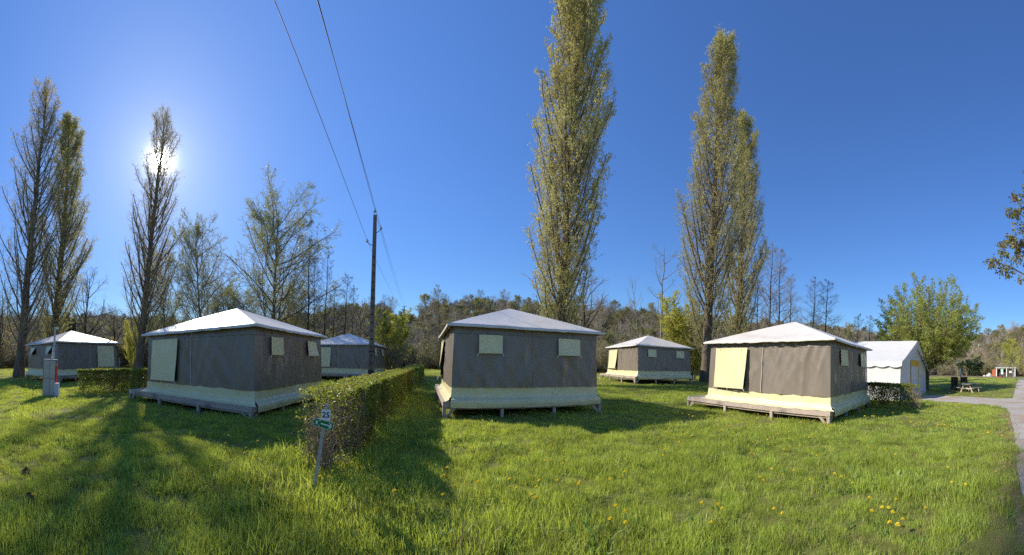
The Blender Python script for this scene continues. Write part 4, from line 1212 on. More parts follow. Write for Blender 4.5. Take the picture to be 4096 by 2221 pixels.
# ------------------------------------------------------------------ sign post
def sign():
    p = ground_at(789, 1240)
    d = math.hypot(p.x, p.y)
    az = math.atan2(p.x, p.y)
    zt = height_at(821, 1016, d) - p.z
    t = thing('sign_post', 'leaning grey post with a white 25 plate and a green arrow sign', 'sign', p, -az - .12)
    dx = (821 - 789) * 1.59 / F * d
    tilt = math.atan2(dx, zt)
    Lp = zt / math.cos(tilt)
    M = Matrix.Rotation(tilt, 4, 'Y')
    b = MB(); b.box(-.021, .021, -.012, .012, -.1, Lp, M=M); b.obj('post', M_steel, t)
    def on(part_z): return M @ Vector((0, 0, part_z))
    sc_ = d * 1.59 / F          # metres per 2576-px at this distance
    # 25 plate
    def plate(name, cx, cz, w, hgt, rot, m, off):
        n = []
        rr = .012
        for cxx, czz, a0 in ((w / 2 - rr, hgt / 2 - rr, 0), (-w / 2 + rr, hgt / 2 - rr, 90), (-w / 2 + rr, -hgt / 2 + rr, 180), (w / 2 - rr, -hgt / 2 + rr, 270)):
            for k in range(4):
                a = math.radians(a0 + k * 30); n.append((cxx + rr * math.cos(a), czz + rr * math.sin(a)))
        MM = Matrix.Translation((cx, 0, cz)) @ Matrix.Rotation(rot, 4, 'Y')
        b = MB(); b.prism(n, -off - .003, -off, M=MM)
        return b.obj(name, m, t), MM
    c25 = ((818.5 - 789) * sc_, (1240 - 1040.5) * sc_)
    pl, MM = plate('number_plate', c25[0], c25[1], 23.5 * sc_ * 1.0, 27 * sc_, tilt * .55, M_signwhite, .016)
    tm = text_mesh('number', '25', 19.5 * sc_, M_black, .0008, .0016)
    n = link('number', tm, pl); n.matrix_local = MM @ Matrix.Translation((0, -.0205, 0)) @ Matrix.Rotation(math.pi / 2, 4, 'X')
    for zz in (11, -11):
        b = MB(); b.lathe([(0.0005, .003), (.005, .002), (.006, 0)], 8, 0, MM @ Matrix.Translation((0, -.0195, zz * sc_)) @ Matrix.Rotation(math.pi / 2, 4, 'X')); b.obj('bolt', M_steel, pl)
    # green sign
    cg = ((811.5 - 789) * sc_, (1240 - 1062.8) * sc_)
    w, hgt, rot = 53 * sc_, 20.5 * sc_, math.radians(14.5)
    gp, MG = plate('arrow_sign', cg[0], cg[1], w, hgt, rot, M_signwhite, .021)
    b = MB(); b.prism([(-w / 2 + .004, -hgt / 2 + .004), (w / 2 - .004, -hgt / 2 + .004), (w / 2 - .004, hgt / 2 - .004), (-w / 2 + .004, hgt / 2 - .004)], -.0252, -.0236, M=MG)
    b.obj('green_field', M_green, gp)
    def arrow(x0, x1, zc, th, head, hh, ang=0):
        R_ = Matrix.Rotation(-ang, 4, 'Y')
        poly = [(x0, zc - th / 2), (x1 - head * .55, zc - th / 2), (x1 - head * 1.15, zc - hh), (x1 - head * .45, zc - hh), (x1, zc), (x1 - head * .45, zc + hh), (x1 - head * 1.15, zc + hh), (x1 - head * .55, zc + th / 2), (x0, zc + th / 2)]
        return poly
    b = MB(); b.prism(arrow(-w * .11, w * .43, 0, hgt * .15, hgt * .36, hgt * .30), -.0264, -.0254, M=MG); b.obj('arrow', M_signwhite, gp)
    # people pictogram with four small arrows
    b = MB()
    cx = -w * .31
    for k, dx_ in enumerate((-.055, .055)):
        x = cx + dx_ * hgt * 2.2 * .5
        n8 = [(x + hgt * .055 * math.cos(a * math.pi / 4), hgt * .21 + hgt * .055 * math.sin(a * math.pi / 4)) for a in range(8)]
        b.prism(n8, -.0264, -.0254, M=MG)
        b.prism([(x - hgt * .07, -hgt * .02), (x - hgt * .035, -hgt * .24), (x + hgt * .035, -hgt * .24), (x + hgt * .07, -hgt * .02), (x + hgt * .055, hgt * .13), (x - hgt * .055, hgt * .13)], -.0264, -.0254, M=MG)
    for sx in (-1, 1):
        for sz in (-1, 1):
            px_, pz_ = cx + sx * hgt * .34, sz * hgt * .31
            a = math.atan2(-sz, -sx)
            MA = MG @ Matrix.Translation((px_, 0, pz_)) @ Matrix.Rotation(-a, 4, 'Y')
            b.prism(arrow(-hgt * .12, hgt * .10, 0, hgt * .05, hgt * .10, hgt * .085), -.0264, -.0254, M=MA)
    b.obj('pictogram', M_signwhite, gp)
    for zz in (1, -1):
        b = MB(); b.lathe([(0.0005, .003), (.005, .002), (.006, 0)], 8, 0, MG @ Matrix.Translation((.0, -.0254, zz * hgt * .40)) @ Matrix.Rotation(math.pi / 2, 4, 'X')); b.obj('bolt', M_steel, gp)
sign()

# ------------------------------------------------------------------ utility pole and wires
def utility():
    p = spot(932.5, 17.0); d = 17.0
    az = math.atan2(p.x, p.y)
    ztop = height_at(938, 542, d) - p.z
    t = thing('utility_pole', 'tall dark concrete utility pole with three glass insulators', 'utility pole', p, -az)
    b = MB()
    lx = (939.5 - 933.5) * 1.59 / F * d
    nseg = 24
    # tapered pole with flat faces, no hollows cut in
    for k in range(nseg):
        f0, f1 = k / nseg, (k + 1) / nseg
        z0, z1 = f0 * ztop, f1 * ztop
        w0, w1 = .155 - .055 * f0, .155 - .055 * f1
        x0, x1 = lx * f0, lx * f1
        vs = [Vector((x0 + sx * w0, sy * w0 * .8, z0)) for sx, sy in ((-1, -1), (1, -1), (1, 1), (-1, 1))] + [Vector((x1 + sx * w1, sy * w1 * .8, z1)) for sx, sy in ((-1, -1), (1, -1), (1, 1), (-1, 1))]
        b.add(vs, [(0, 1, 5, 4), (1, 2, 6, 5), (2, 3, 7, 6), (3, 0, 4, 7)] + ([(4, 5, 6, 7)] if k == nseg - 1 else []))
    b.obj('shaft', M_concrete, t)
    for k in range(15):  # dark plates on the viewed face, coloured as the shade inside step recesses
        f = .10 + k * .047; z = f * ztop; w = .155 - .055 * f; x = lx * f
        b = MB(); b.box(x - w * .42, x + w * .42, -w * .8 - .012, -w * .8 + .02, z - .05, z + .05); 
        b.obj('step_recess_shade', M_iron, t)
    for z, hh in ((.95, .10), (2.05, .03), (2.1, .02)):
        f = z / ztop; w = .155 - .055 * f + .012
        b = MB(); b.box(lx * f - w, lx * f + w, -w * .82, w * .82, z - hh, z + hh); b.obj('band', M_iron, t)
    pts = {}
    for key, (u, v), side in (('top', (938.6, 530), 0), ('right', (954.2, 573.5), 1), ('left', (920.5, 605.5), -1)):
        x = (u - 933.5) * 1.59 / F * d; z = height_at(u, v, d) - p.z
        f = min(1, z / ztop); px = lx * f
        b = MB()
        if side == 0: b.tube([(px - .09, 0, ztop - .3), (px - .09, 0, ztop + .03), (px - .07, 0, ztop + .08), (x, 0, z - .12), (x, 0, z)], .017, 6)
        else: b.tube([(px + side * .08, 0, z - .28), (x - side * .06, 0, z - .14), (x, 0, z - .09), (x, 0, z)], .017, 6)
        br = b.obj('bracket', M_iron, t)
        b = MB(); b.lathe([(.0, .075), (.03, .07), (.035, .04), (.055, .03), (.085, -.02), (.09, -.055), (.06, -.065), (.03, -.04), (.001, -.04)], 14)
        i = b.obj('insulator', M_glass, t, smooth=True); i.location = (x, 0, z)
        b = MB(); b.lathe([(.0, .095), (.028, .09), (.032, .055), (.03, .05)], 10); c_ = b.obj('cap', M_iron, i)
        pts[key] = Matrix.Translation(p) @ Matrix.Rotation(-az, 4, 'Z') @ Vector((x, 0, z + .02))
    # far pole on the slope
    q = spot(1015, 88); q.z = float(hz(q.x, q.y)); zq = height_at(1015, 770, 88)
    t2 = thing('utility_pole', 'small distant utility pole with a T crossarm against the sky', 'utility pole', q)
    b = MB(); b.tube([(0, 0, -.2), (0, 0, zq - q.z)], [.16, .11], 8); b.obj('shaft', M_concrete, t2)
    b = MB(); b.bar((-.75, 0, zq - q.z - .08), (.75, 0, zq - q.z - .08), .1, .1); b.obj('crossarm', M_iron, t2)
    farp = {'top': Vector((q.x, q.y, zq)), 'right': Vector((q.x + .7, q.y, zq)), 'left': Vector((q.x - .7, q.y, zq))}
    back = Vector((.326, -.946, 0))
    names = {'top': 'from the pole top', 'right': 'from the right insulator', 'left': 'from the left insulator'}
    for key in pts:
        a = pts[key]
        dd = ray({'top': 793, 'right': 790, 'left': 677}[key], 0)
        m_ = Vector((dd.x, dd.y, 0)) * ((a.z - .55 - EYE) / dd.z)
        e = a + (Vector((m_.x, m_.y, a.z)) - a) * 3.8
        path = []
        for k in range(40):
            f = k / 39; w = a.lerp(e, f); w.z -= 4 * .45 * f * (1 - f); path.append(w)
        path2 = []
        for k in range(30):
            f = k / 29; w = a.lerp(farp[key], f); w.z -= 4 * .9 * f * (1 - f); path2.append(w)
        b = MB(); b.tube(path2[::-1] + path[1:], .0085, 5)
        o = b.obj('overhead_wire', M_iron)
        tag(o, 'dark overhead wire ' + names[key] + ' crossing the blue sky', 'wire', 'overhead wires')
utility()

# ------------------------------------------------------------------ hookup cabinet
def hookup():
    p = ground_at(121, 998); d = math.hypot(p.x, p.y); az = math.atan2(p.x, p.y); k = 1.59 / F * d
    t = thing('hookup_cabinet', 'grey metal hookup cabinet with red sides and a tall camera post', 'cabinet', p, -az - .25)
    S = Matrix.Rotation(math.radians(3.5), 4, 'Y')
    w, hgt, dp_ = 31 * k, 93 * k, .38
    b = MB(); b.box(-w / 2, w / 2, 0, dp_, 0, hgt, M=S); b.obj('body', M_cabbody, t)
    for nm, x0, x1, z0, z1 in (('door', -w / 2 + .01, -.004, hgt * .50, hgt - .03), ('door', .012, w / 2 - .01, hgt * .50, hgt - .03), ('door', -w / 2 + .01, .03, .03, hgt * .485), ('door', .045, w / 2 - .01, .03, hgt * .485)):
        b = MB(); b.box(x0, x1, -.012, -.001, z0, z1, M=S); dd = b.obj(nm, M_cab, t)
        if x0 > 0 and z0 < .1:
            b = MB(); b.box(x0 + .02, x0 + .13, -.022, -.013, z1 - .18, z1 - .165, M=S); b.obj('handle', M_signwhite, dd)
    b = MB(); b.box(-w / 2 - .015, w / 2 + .015, -.02, dp_ + .015, hgt + .001, hgt + .018, M=S); b.obj('lid', M_white, t)
    b = MB(); b.box(-w / 2 - .035, -w / 2 - .002, .05, dp_ - .03, hgt * .38, hgt * .80, M=S); b.obj('red_side_panel', M_red, t)
    b = MB(); b.box(w / 2 + .002, w / 2 + .03, .03, dp_ - .05, hgt * .36, hgt * .86, M=S); b.obj('red_side_panel', M_red, t)
    b = MB(); b.box(w / 2 + .02, w / 2 + .21, -.06, .18, 0.0, 33 * k); b.obj('side_box', M_cablight, t)
    b = MB(); b.box(w / 2 + .012, w / 2 + .218, -.068, .188, 33 * k + .001, 33 * k + .016); b.obj('side_box_lid', M_white, t)
    zt = height_at(137, 820, d) - p.z
    b = MB(); b.box(.03, .10, dp_ + .02, dp_ + .09, 0, zt, M=S); b.obj('post', M_steel, t)
    b = MB(); b.box(.04, .22, dp_ + .03, dp_ + .09, zt - .10, zt - .02, M=S @ Matrix.Translation((0, 0, 0))); b.obj('camera_head', M_signwhite, t)
    b = MB(); b.tube([S @ Vector((-.01, dp_ + .05, hgt)), S @ Vector((.0, dp_ + .05, zt - .9))], .018, 6); b.obj('conduit', M_signwhite, t)
hookup()
# water tap post by the backlit cabin
p = spot(300, 19.5)
t = thing('tap_post', 'pale wooden water tap post behind the short backlit hedge', 'post', p)
b = MB(); b.box(-.045, .045, -.045, .045, -.1, height_at(300, 900, 19.5) - p.z); b.obj('shaft', M_barkpale, t)
b = MB(); b.tube([(0, 0, 1.35), (.12, -.05, 1.42), (.22, -.05, 1.38), (.24, -.05, 1.30)], .025, 6); b.obj('tap', M_steel, t)
# picnic bench behind the backlit cabin on the left edge
p = spot(62, 27.5)
t = thing('bench', 'low pale plank bench beside the backlit cabin deck', 'bench', p, .9)
b = MB(); b.box(-1.0, 1.0, -.16, .16, .42, .47); b.obj('seat', M_tablepale, t)
for x in (-.7, .7):
    b = MB(); b.box(x - .05, x + .05, -.13, .13, -.1, .418); b.obj('leg', M_tablewood, t)

# ------------------------------------------------------------------ picnic table
def picnic():
    p = ground_at(2440, 987); d = math.hypot(p.x, p.y); az = math.atan2(p.x, p.y)
    t = thing('picnic_table', 'weathered A frame picnic table on the grass beside the gravel path', 'picnic table', p, -az + math.radians(62))
    L, Ht = 1.9, .76
    # table runs along local x; the near end frame faces the viewer
    for i in range(5):
        y = -.36 + i * .18
        b = MB(); b.box(-L / 2, L / 2, y - .085, y + .085, Ht - .045, Ht); b.obj('table_plank', M_tablewood, t)
    for sy in (-1, 1):
        for k in range(2):
            y = sy * (.62 + k * .15)
            b = MB(); b.box(-L / 2, L / 2, y - .07, y + .07, .40, .445); b.obj('bench_plank', M_tablewood, t)
    for x in (-.68, .68):
        b = MB(); b.box(x - .022, x + .022, -.82, .82, .30, .396); b.obj('cross_beam', M_tablepale, t)
        b = MB(); b.box(x - .022, x + .022, -.38, .38, Ht - .14, Ht - .047); b.obj('top_beam', M_tablepale, t)
        for sy in (-1, 1):
            b = MB(); b.bar((x + .045, sy * .60, -.02), (x + .045, sy * .26, Ht - .06), .10, .042, upv=(1, 0, 0)); b.obj('leg', M_tablepale, t)
        b = MB(); b.bar((x * .95, 0, .36), (x * .35, 0, Ht - .06), .09, .04); b.obj('brace', M_tablepale, t)
picnic()

# ------------------------------------------------------------------ barbecues, white post
def barbecue(u0, u1, label, arch):
    d = 29.0
    p = spot((u0 + u1) / 2, d); az = math.atan2(p.x, p.y); k = 1.59 / F * d
    w = (u1 - u0) * k; zt = height_at((u0 + u1) / 2, 948.5, d) - p.z; zb = height_at((u0 + u1) / 2, 960.5, d) - p.z
    t = thing('barbecue', label, 'barbecue', p, -az, 'garden barbecues')
    b = MB(); b.box(-w / 2, w / 2, 0, .04, zb, zt); b.obj('hood', M_rust, t)
    for sx in (-1, 1):
        b = MB(); b.box(sx * w / 2 - .03, sx * w / 2 + .03, .042, .45, zb, zt - .05); b.obj('side_panel', M_rust, t)
        b = MB(); b.box(sx * (w / 2 - .05) - .05, sx * (w / 2 - .05) + .05, -.02, .40, -.1, zb - .065); b.obj('leg', M_iron, t)
    b = MB(); b.box(-w / 2 - .16, w / 2 + .16, -.12, .48, zb - .06, zb - .003); b.obj('grill_shelf', M_iron, t)
    if arch:
        b = MB(); b.box(-w / 2 + .10, w / 2 - .10, .1, .14, -.1, zb - .07); b.obj('fire_panel', M_concrete, t)
        b = MB()
        pts = [(.17 * math.cos(a), .06, zb - .34 + .17 * math.sin(a)) for a in [math.radians(x) for x in range(-60, 200, 20)]]
        b.tube(pts, .035, 6); b.obj('hose_ring', M_iron, t)
barbecue(2393.5, 2410, 'rusty hooded barbecue nearer the round green tree, holding a ring in its base', True)
barbecue(2417.5, 2433.5, 'rusty hooded barbecue with open legs below the leaning white post', False)
p = spot(2421, 33)
t = thing('white_post', 'leaning white pole behind the two barbecues', 'post', p)
zt = height_at(2415, 926, 33) - p.z
az = math.atan2(p.x, p.y); kx = -(2421 - 2414.5) * 1.59 / F * 33
b = MB(); b.tube([(0, 0, -.05), (kx * math.cos(az), -kx * math.sin(az), zt)], .085, 8); b.obj('shaft', M_white, t)

# ------------------------------------------------------------------ far shelter, shed, signs, rocks
def shelter():
    d = 108.0
    k = 1.59 / F * d
    p = spot(2528, d); p.z = float(hz(p.x, p.y)); az = math.atan2(p.x, p.y)
    t = thing('shelter', 'long dark shelter with pale flat roof and white posts at the far field edge', 'shelter', p, -az)
    W = 52 * k; H = 2.9
    b = MB(); b.box(-W * .40, W * .5, 1.6, 1.75, -.3, H * .88); b.obj('back_wall', M_slate, t)
    b = MB(); b.box(W * .12, W * .5, .25, 1.55, -.3, H * .86); b.obj('side_room', M_slate, t)
    b = MB(); vs = [(-W * .46, -.6, H), (W * .55, -.6, H * 1.03), (W * .55, 2.2, H * 1.12), (-W * .46, 2.2, H * 1.10)]
    b.add(vs + [(x, y, z + .12) for x, y, z in vs], [(3, 2, 1, 0), (4, 5, 6, 7), (0, 1, 5, 4), (1, 2, 6, 5), (2, 3, 7, 6), (3, 0, 4, 7)]); b.obj('roof', M_shroof, t)
    for x in (-.40, .085, .49):
        b = MB(); b.box(W * x - .13, W * x + .13, -.35, -.1, -.3, H * 1.0 - .005); b.obj('post', M_white, t)
    b = MB(); b.box(W * .22, W * .33, .20, .24, H * .45, H * .68); b.obj('notice', M_signwhite, t)
    p2 = spot(2502, d); p2.z = float(hz(p2.x, p2.y))
    t2 = thing('shed', 'small red brown gabled shed attached left of the long dark shelter', 'shed', p2, -az)
    w = 12.5 * k
    b = MB(); b.prism([(-w / 2, -.3), (w / 2, -.3), (w / 2, 2.25), (0, 2.75), (-w / 2, 2.25)], 0, 2.2); b.obj('wall', M_shed, t2)
    b = MB()
    for s_ in (-1, 1): b.bar((s_ * w * .28, -.1, 2.56), (s_ * w * .28, 2.3, 2.56), .06, w * .62, upv=(s_ * .42, 0, 1) if False else (1, 0, -s_ * .0 + .0001))
    m1 = MB(); m1.prism([(-w / 2 - .12, 2.26), (0, 2.80), (w / 2 + .12, 2.26), (w / 2 + .12, 2.34), (0, 2.88), (-w / 2 - .12, 2.34)], -.12, 2.3); m1.obj('roof', M_slate, t2)
shelter()
p = spot(2521, 78); az = math.atan2(p.x, p.y)
t = thing('notice_board', 'green and white notice on a dark post in the far field', 'sign', p, -az)
b = MB(); b.box(-.10, .22, 0, .1, -.1, 1.0); b.obj('post', M_iron, t)
b = MB(); b.box(-.30, .28, -.04, -.002, 1.5, 2.35); b.obj('board', M_signwhite, t)
b = MB(); b.box(-.26, .24, -.052, -.042, 1.62, 2.30); b.obj('green_panel', mat('pale_green_panel', (.32, .62, .42), None, 3, .5), t)
b = MB(); b.box(-.24, .32, -.04, -.002, 1.0, 1.47); b.obj('lower_board', M_signwhite, t)
p = spot(2516, 77)
t = thing('red_box', 'small low red crate at the foot of the notice', 'box', p, -az)
b = MB(); b.box(-.32, .32, -.2, .2, 0, .30); b.box(-.35, .35, -.23, .23, .302, .36); b.obj('body', M_red, t)
def rock(u, d, w, hgt, label, seed):
    r = np.random.default_rng(seed)
    p = spot(u, d); p.z = float(hz(p.x, p.y))
    def fn(a, v):
        th = a * 2 * math.pi; ph = v * math.pi / 2
        rr = 1 + .35 * nz(math.cos(th) * 1.3 + seed, math.sin(th) * 1.3, ph * 2)
        return (w * rr * math.cos(th) * math.cos(ph), w * .7 * rr * math.sin(th) * math.cos(ph), hgt * rr * math.sin(ph) - .05)
    o = link('rock', grid_mesh('rock', fn, 14, 6, [M_stone], False), None, p)
    tag(o, label, 'rock', 'pale rocks at the wood edge')
rock(2489, 104, 1.5, 1.1, 'larger pale rock lying in the far field left of the red shed', 1)
rock(2477, 105, .8, .5, 'smaller flat pale rock beside the larger one in the far field', 2)
for u, l in ((2409.5, 'thin pale stake in the meadow behind the left barbecue'), (2431, 'thin pale stake in the meadow behind the right barbecue')):
    p = spot(u, 80)
    t = thing('stake', l, 'stake', p, 0, 'pale field stakes'); b = MB(); b.tube([(0, 0, -.1), (.03, 0, .9), (.05, 0, 1.75)], [.07, .065, .05], 6); b.obj('shaft', M_barkpale, t)

def mound(u, v, w, hgt, label, seed):
    p = ground_at(u, v)
    def fn(a, q):
        th = a * 2 * math.pi; rr = 1 + .4 * nz(math.cos(th) * 1.5 + seed, math.sin(th) * 1.5, q * 2); ra = w * rr * (1 - q)
        return (ra * math.cos(th), ra * .8 * math.sin(th), hgt * (1 - (1 - q) ** 2) * (1 + .4 * nz(q * 5, th * 2, seed)) + .01)
    o = link('soil_mound', grid_mesh('soil_mound', fn, 18, 7, [M_mound]), None, p)
    tag(o, label, 'soil mound', 'small soil mounds in the grass')
M_mound = mat('dark_soil', (.07, .055, .04), (.14, .11, .08), 18, .95, (40, 1, .05), .1)
mound(66, 1192, .09, .07, 'small dark soil mound in the shaded grass at the left edge, farther one', 1)
mound(74, 1262, .11, .08, 'larger dark soil mound in the shaded grass at the left edge, nearer one', 2)
mound(1652, 1368, .10, .03, 'bare dark earth patch in the bright grass near the bottom of the picture', 3)

# ------------------------------------------------------------------ grass
def clump(seed, n, rad, h, w, name, m=M_grass, lean=.55):
    r = np.random.default_rng(seed)
    a = r.uniform(0, 6.28, n); q = np.sqrt(r.random(n)) * rad
    x, y = q * np.cos(a), q * np.sin(a)
    hh = h * r.uniform(.45, 1.25, n); ww = w * r.uniform(.6, 1.3, n)
    la = r.uniform(0, 6.28, n); ll = hh * np.abs(r.normal(0, lean, n))
    dx, dy = np.cos(la) * ll, np.sin(la) * ll
    fa = r.uniform(0, 6.28, n); fx, fy = np.cos(fa) * ww / 2, np.sin(fa) * ww / 2
    z0 = np.full(n, -.01)
    v = np.stack([np.stack([x - fx, y - fy, z0], 1), np.stack([x + fx, y + fy, z0], 1),
                  np.stack([x + dx * .35 + fx * .8, y + dy * .35 + fy * .8, hh * .58], 1), np.stack([x + dx * .35 - fx * .8, y + dy * .35 - fy * .8, hh * .58], 1),
                  np.stack([x + dx, y + dy, hh], 1)], 1).reshape(-1, 3)
    o = np.arange(n)[:, None] * 5
    qd = o + np.array([[0, 1, 2, 3]]); tr = o + np.array([[3, 2, 4]])
    me = new_mesh(name, v, [qd, tr], [m])
    return bpy.data.objects.new(name, me)
near_coll = hidden_collection('grass_near_sources', [clump(s, 60, .14, .078, .0050, 'grass_tuft') for s in range(501, 507)] + [clump(520, 46, .12, .07, .0046, 'grass_tuft_dry', M_grass_dry), clump(525, 26, .10, .05, .020, 'grass_weed', M_weed, 1.1)])
mid_coll = hidden_collection('grass_mid_sources', [clump(s, 110, .32, .072, .009, 'grass_tuft') for s in range(511, 516)] + [clump(521, 80, .3, .065, .009, 'grass_tuft_dry', M_grass_dry), clump(526, 40, .25, .05, .028, 'grass_weed', M_weed, 1.1)])
far_coll = hidden_collection('grass_far_sources', [clump(s, 130, .75, .08, .02, 'grass_tuft') for s in range(531, 535)] + [clump(541, 90, .7, .10, .02, 'grass_tuft_dry', M_grass_dry), clump(546, 60, .6, .06, .05, 'grass_weed', M_weed, 1.1)])
def cabin_mask(X, Y):
    k = np.zeros(X.shape, bool)
    for cx, cy, rz, _ in CABINS:
        c, s_ = math.cos(rz), math.sin(rz)
        lx = c * (X - cx) + s_ * (Y - cy); ly = -s_ * (X - cx) + c * (Y - cy)
        k |= (lx > X0 + .45) & (lx < X1 - .45) & (ly > Y0 + .45) & (ly < Y1 - .45)
    return k
def fbm(X, Y, s, o=0.0): return np.array([mnoise.noise(Vector((a * s + o, b * s - o, o))) for a, b in zip(X, Y)])
def grass(name, n, r0, r1, coll, nd, smin, smax, tall):
    r = np.random.default_rng(int(r0 * 100) + 5)
    a = r.uniform(-1.98, 1.98, n); R = np.sqrt(r0 ** 2 + r.random(n) * (r1 ** 2 - r0 ** 2))
    X, Y = R * np.sin(a), R * np.cos(a)
    keep = ~inside(PATH_POLY, X, Y) & ~inside(ROAD_POLY, X, Y) & ~(cabin_mask(X, Y) & (r.random(n) < .9))
    hx = (X + 2.42) * hd.x + (Y - 3.30) * hd.y; hy = (X + 2.42) * hn.x + (Y - 3.30) * hn.y
    under = (np.abs(hy) < .42) & (hx > .1) & (hx < 20)
    keep &= ~(under & (r.random(n) < .8))
    X, Y, R = X[keep], Y[keep], R[keep]; hx, hy = hx[keep], hy[keep]
    n = len(X)
    f1 = fbm(X, Y, .55); f2 = fbm(X, Y, 1.9, 5.0); f3 = fbm(X, Y, .16, 9.0)
    s = (smin + (smax - smin) * r.random(n)) * np.clip(1 + .7 * f1 + .8 * f2, .58, 2.2)
    rough = np.exp(-((np.abs(hy) - .55) / .35) ** 2) * ((hx > -1.2) & (hx < 18)) + np.exp(-((X + 2.0) ** 2 + (Y - 2.4) ** 2) / .9)
    s *= 1 + tall * np.clip(rough, 0, 1)
    dryp = .05 + .14 * np.clip(f3 + f2 * .5, 0, 1)
    mx = ground_margin(X, Y)
    dryp = np.maximum(dryp, mx * .5); s = s * (1 - .15 * mx)
    dryp = np.maximum(dryp, .35 * np.exp(-((X + 2.9) ** 2 + (Y - 2.7) ** 2) / .25))
    idx = np.where(r.random(n) < dryp, nd, r.integers(0, nd, n))
    f4 = fbm(X, Y, .8, 21.0)
    idx = np.where((idx < nd) & (r.random(n) < .05 + .5 * np.clip(f4 - .05, 0, 1)), nd + 1, idx)
    Z = hz(X, Y)
    o = scatter(name, np.stack([X, Y, Z], 1), np.stack([r.normal(0, .10, n), r.normal(0, .10, n), r.uniform(0, 6.28, n)], 1), np.stack([s, s, s * r.uniform(.75, 1.25, n)], 1), idx, coll)
    return o
RMX = np.array([(p.x, p.y) for p in rm])
def ground_margin(X, Y):
    d = np.full(X.shape, 9.0)
    for i in range(len(RMX) - 1):
        a, b = RMX[i], RMX[i + 1]; ab = b - a
        t = np.clip(((X - a[0]) * ab[0] + (Y - a[1]) * ab[1]) / (ab @ ab), 0, 1)
        d = np.minimum(d, np.hypot(X - a[0] - t * ab[0], Y - a[1] - t * ab[1]))
    return np.exp(-(d / .35) ** 2)
grass('grass', 13000, 1.3, 8.0, near_coll, 6, .75, 1.2, 1.0)
grass('grass', 12500, 7.6, 21.0, mid_coll, 5, .7, 1.1, .6)
grass('grass', 16000, 20.0, 82.0, far_coll, 4, .6, 1.0, 0)

# ------------------------------------------------------------------ dandelions
def dandelion_mesh(seed, stem, head, closed=False):
    r = random.Random(seed)
    b = MB()
    lx, ly = r.uniform(-.03, .03), r.uniform(-.03, .03)
    b.tube([(0, 0, -.02), (lx * .4, ly * .4, stem * .5), (lx, ly, stem)], .0022, 4, 0)
    V = Vector
    c = V((lx, ly, stem))
    for ring, (rad, z, n) in enumerate(((head, .0, 13), (head * .72, .006, 11), (head * .42, .011, 8))):
        for k in range(n):
            a = 2 * math.pi * k / n + ring * .3 + r.uniform(-.1, .1)
            d = V((math.cos(a), math.sin(a), 0)); s = V((-math.sin(a), math.cos(a), 0)) * rad * .26
            up_ = V((0, 0, z + (.004 if ring == 0 else .006)))
            b.add([c + V((0, 0, z * .4)), c + d * rad * .7 + s + up_, c + d * rad + up_ * .9, c + d * rad * .7 - s + up_], [(0, 1, 2, 3)], 1)
    b.tube([c + V((0, 0, -.012)), c + V((0, 0, .001))], [.004, .009], 6, 0)
    return b.mesh('dandelion', [M_stem, M_dandy])
DM = [dandelion_mesh(k, h_, s_) for k, (h_, s_) in enumerate(((.13, .024), (.17, .022), (.10, .025), (.20, .022)))]
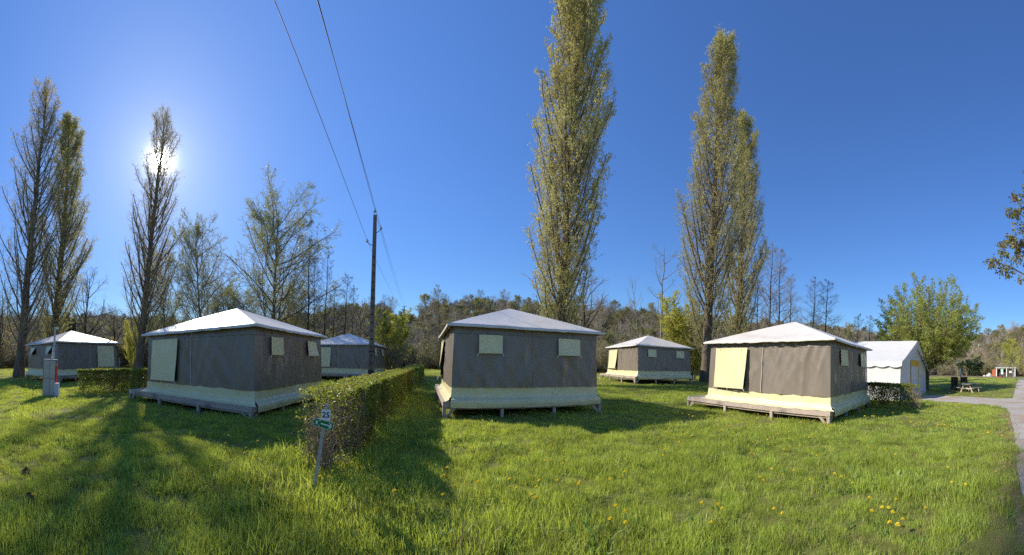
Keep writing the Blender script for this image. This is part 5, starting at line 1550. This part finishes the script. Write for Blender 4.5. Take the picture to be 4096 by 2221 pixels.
def dandelions():
    r = np.random.default_rng(77)
    pts = []
    # flowers that can be told apart in the near grass
    near = [(2196, 1330), (2213, 1322), (2226, 1330), (2240, 1338), (2266, 1331), (2248, 1357), (2252, 1363), (2243, 1384), (2260, 1386), (2268, 1376), (2322, 1360), (2190, 1308), (1540, 1360), (1545, 1372), (1560, 1385), (1583, 1362), (1760, 1345), (1794, 1336), (1796, 1366), (1820, 1330),
            (1915, 1260), (1912, 1245), (1950, 1352), (1985, 1358), (1940, 1230), (1960, 1236), (1990, 1222), (2030, 1262), (2100, 1240), (2110, 1252), (2150, 1278), (1330, 1190), (1420, 1175), (957, 1338), (1047, 1340), (1000, 1310), (90, 1308), (398, 1298), (338, 1292), (20, 1236), (537, 1236), (630, 1215), (688, 1222), (800, 1240), (745, 1182),
            (848, 1262), (865, 1230), (1010, 1230), (1020, 1190), (520, 1180), (468, 1150), (300, 1180), (250, 1150), (2400, 1260), (2430, 1268), (2380, 1230), (2350, 1210), (2310, 1190), (2500, 1240)]
    for u, v in near: pts.append(ground_at(u, v))
    while len(pts) < 285:
        z = r.random()
        if z < .68: u, v = r.uniform(1650, 2560), 1040 + 150 * r.random() ** 1.5
        elif z < .86: u, v = r.uniform(10, 740), 1010 + 200 * r.random()
        else: u, v = r.uniform(1100, 1900), 1090 + 240 * r.random()
        p = ground_at(u, v)
        if mnoise.noise(Vector((p.x * .55, p.y * .55, 3))) + r.uniform(-.2, .35) < .12: continue
        if cabin_mask(np.array([p.x]), np.array([p.y]))[0] or inside(PATH_POLY, np.array([p.x]), np.array([p.y]))[0] or inside(ROAD_POLY, np.array([p.x]), np.array([p.y]))[0]: continue
        pts.append(p)
    for p in pts:
        k = int(r.integers(0, 4))
        d = math.hypot(p.x, p.y)
        q = p * 1.0; q.z = float(hz(p.x, p.y))
        if d < 8: q.xy = q.xy * (1 + .10 / 1.6)      # the head, not the foot, is where the photo shows it
        o = link('dandelion', DM[k], None, q)
        s = r.uniform(.95, 1.25) * (1 if d < 7 else 1.25)
        o.scale = (s, s, s * r.uniform(.8, 1.15)); o.rotation_euler = (r.normal(0, .15), r.normal(0, .15), r.uniform(0, 6.28))
        uu = (math.atan2(p.x, p.y) * F + U0) / 1.59006
        where = 'left of the sign post and the hedge' if uu < 760 else 'between the hedge and the middle tent cabin' if uu < 1120 else 'in front of the middle tent cabin' if uu < 1560 else 'in front of the sunlit cabin with plate 5' if uu < 2110 else 'in the sunny strip beside the gravel road'
        where = ('nearby ' if d < 6.5 else 'farther ') + 'dandelion blooming in the grass ' + where
        tag(o, 'yellow ' + where, 'dandelion', where + 's')
    # the smaller ones farther off
    n = 3200
    a = r.uniform(-1.6, 1.65, n); R = 11 + 45 * r.random(n) ** 1.2
    X, Y = R * np.sin(a), R * np.cos(a)
    k = (fbm(X, Y, .25, 4.0) + r.uniform(-.1, .3, n) > .05) & ~inside(PATH_POLY, X, Y) & ~inside(ROAD_POLY, X, Y) & ~cabin_mask(X, Y)
    X, Y = X[k], Y[k]; n = len(X)
    c = hidden_collection('dandelion_sources', [bpy.data.objects.new('dandelion_far', m) for m in DM])
    s = r.uniform(1.3, 1.9, n)
    scatter('far_dandelions', np.stack([X, Y, hz(X, Y)], 1), np.stack([r.normal(0, .15, n), r.normal(0, .15, n), r.uniform(0, 6.28, n)], 1), np.stack([s, s, s], 1), r.integers(0, 4, n), c)
dandelions()
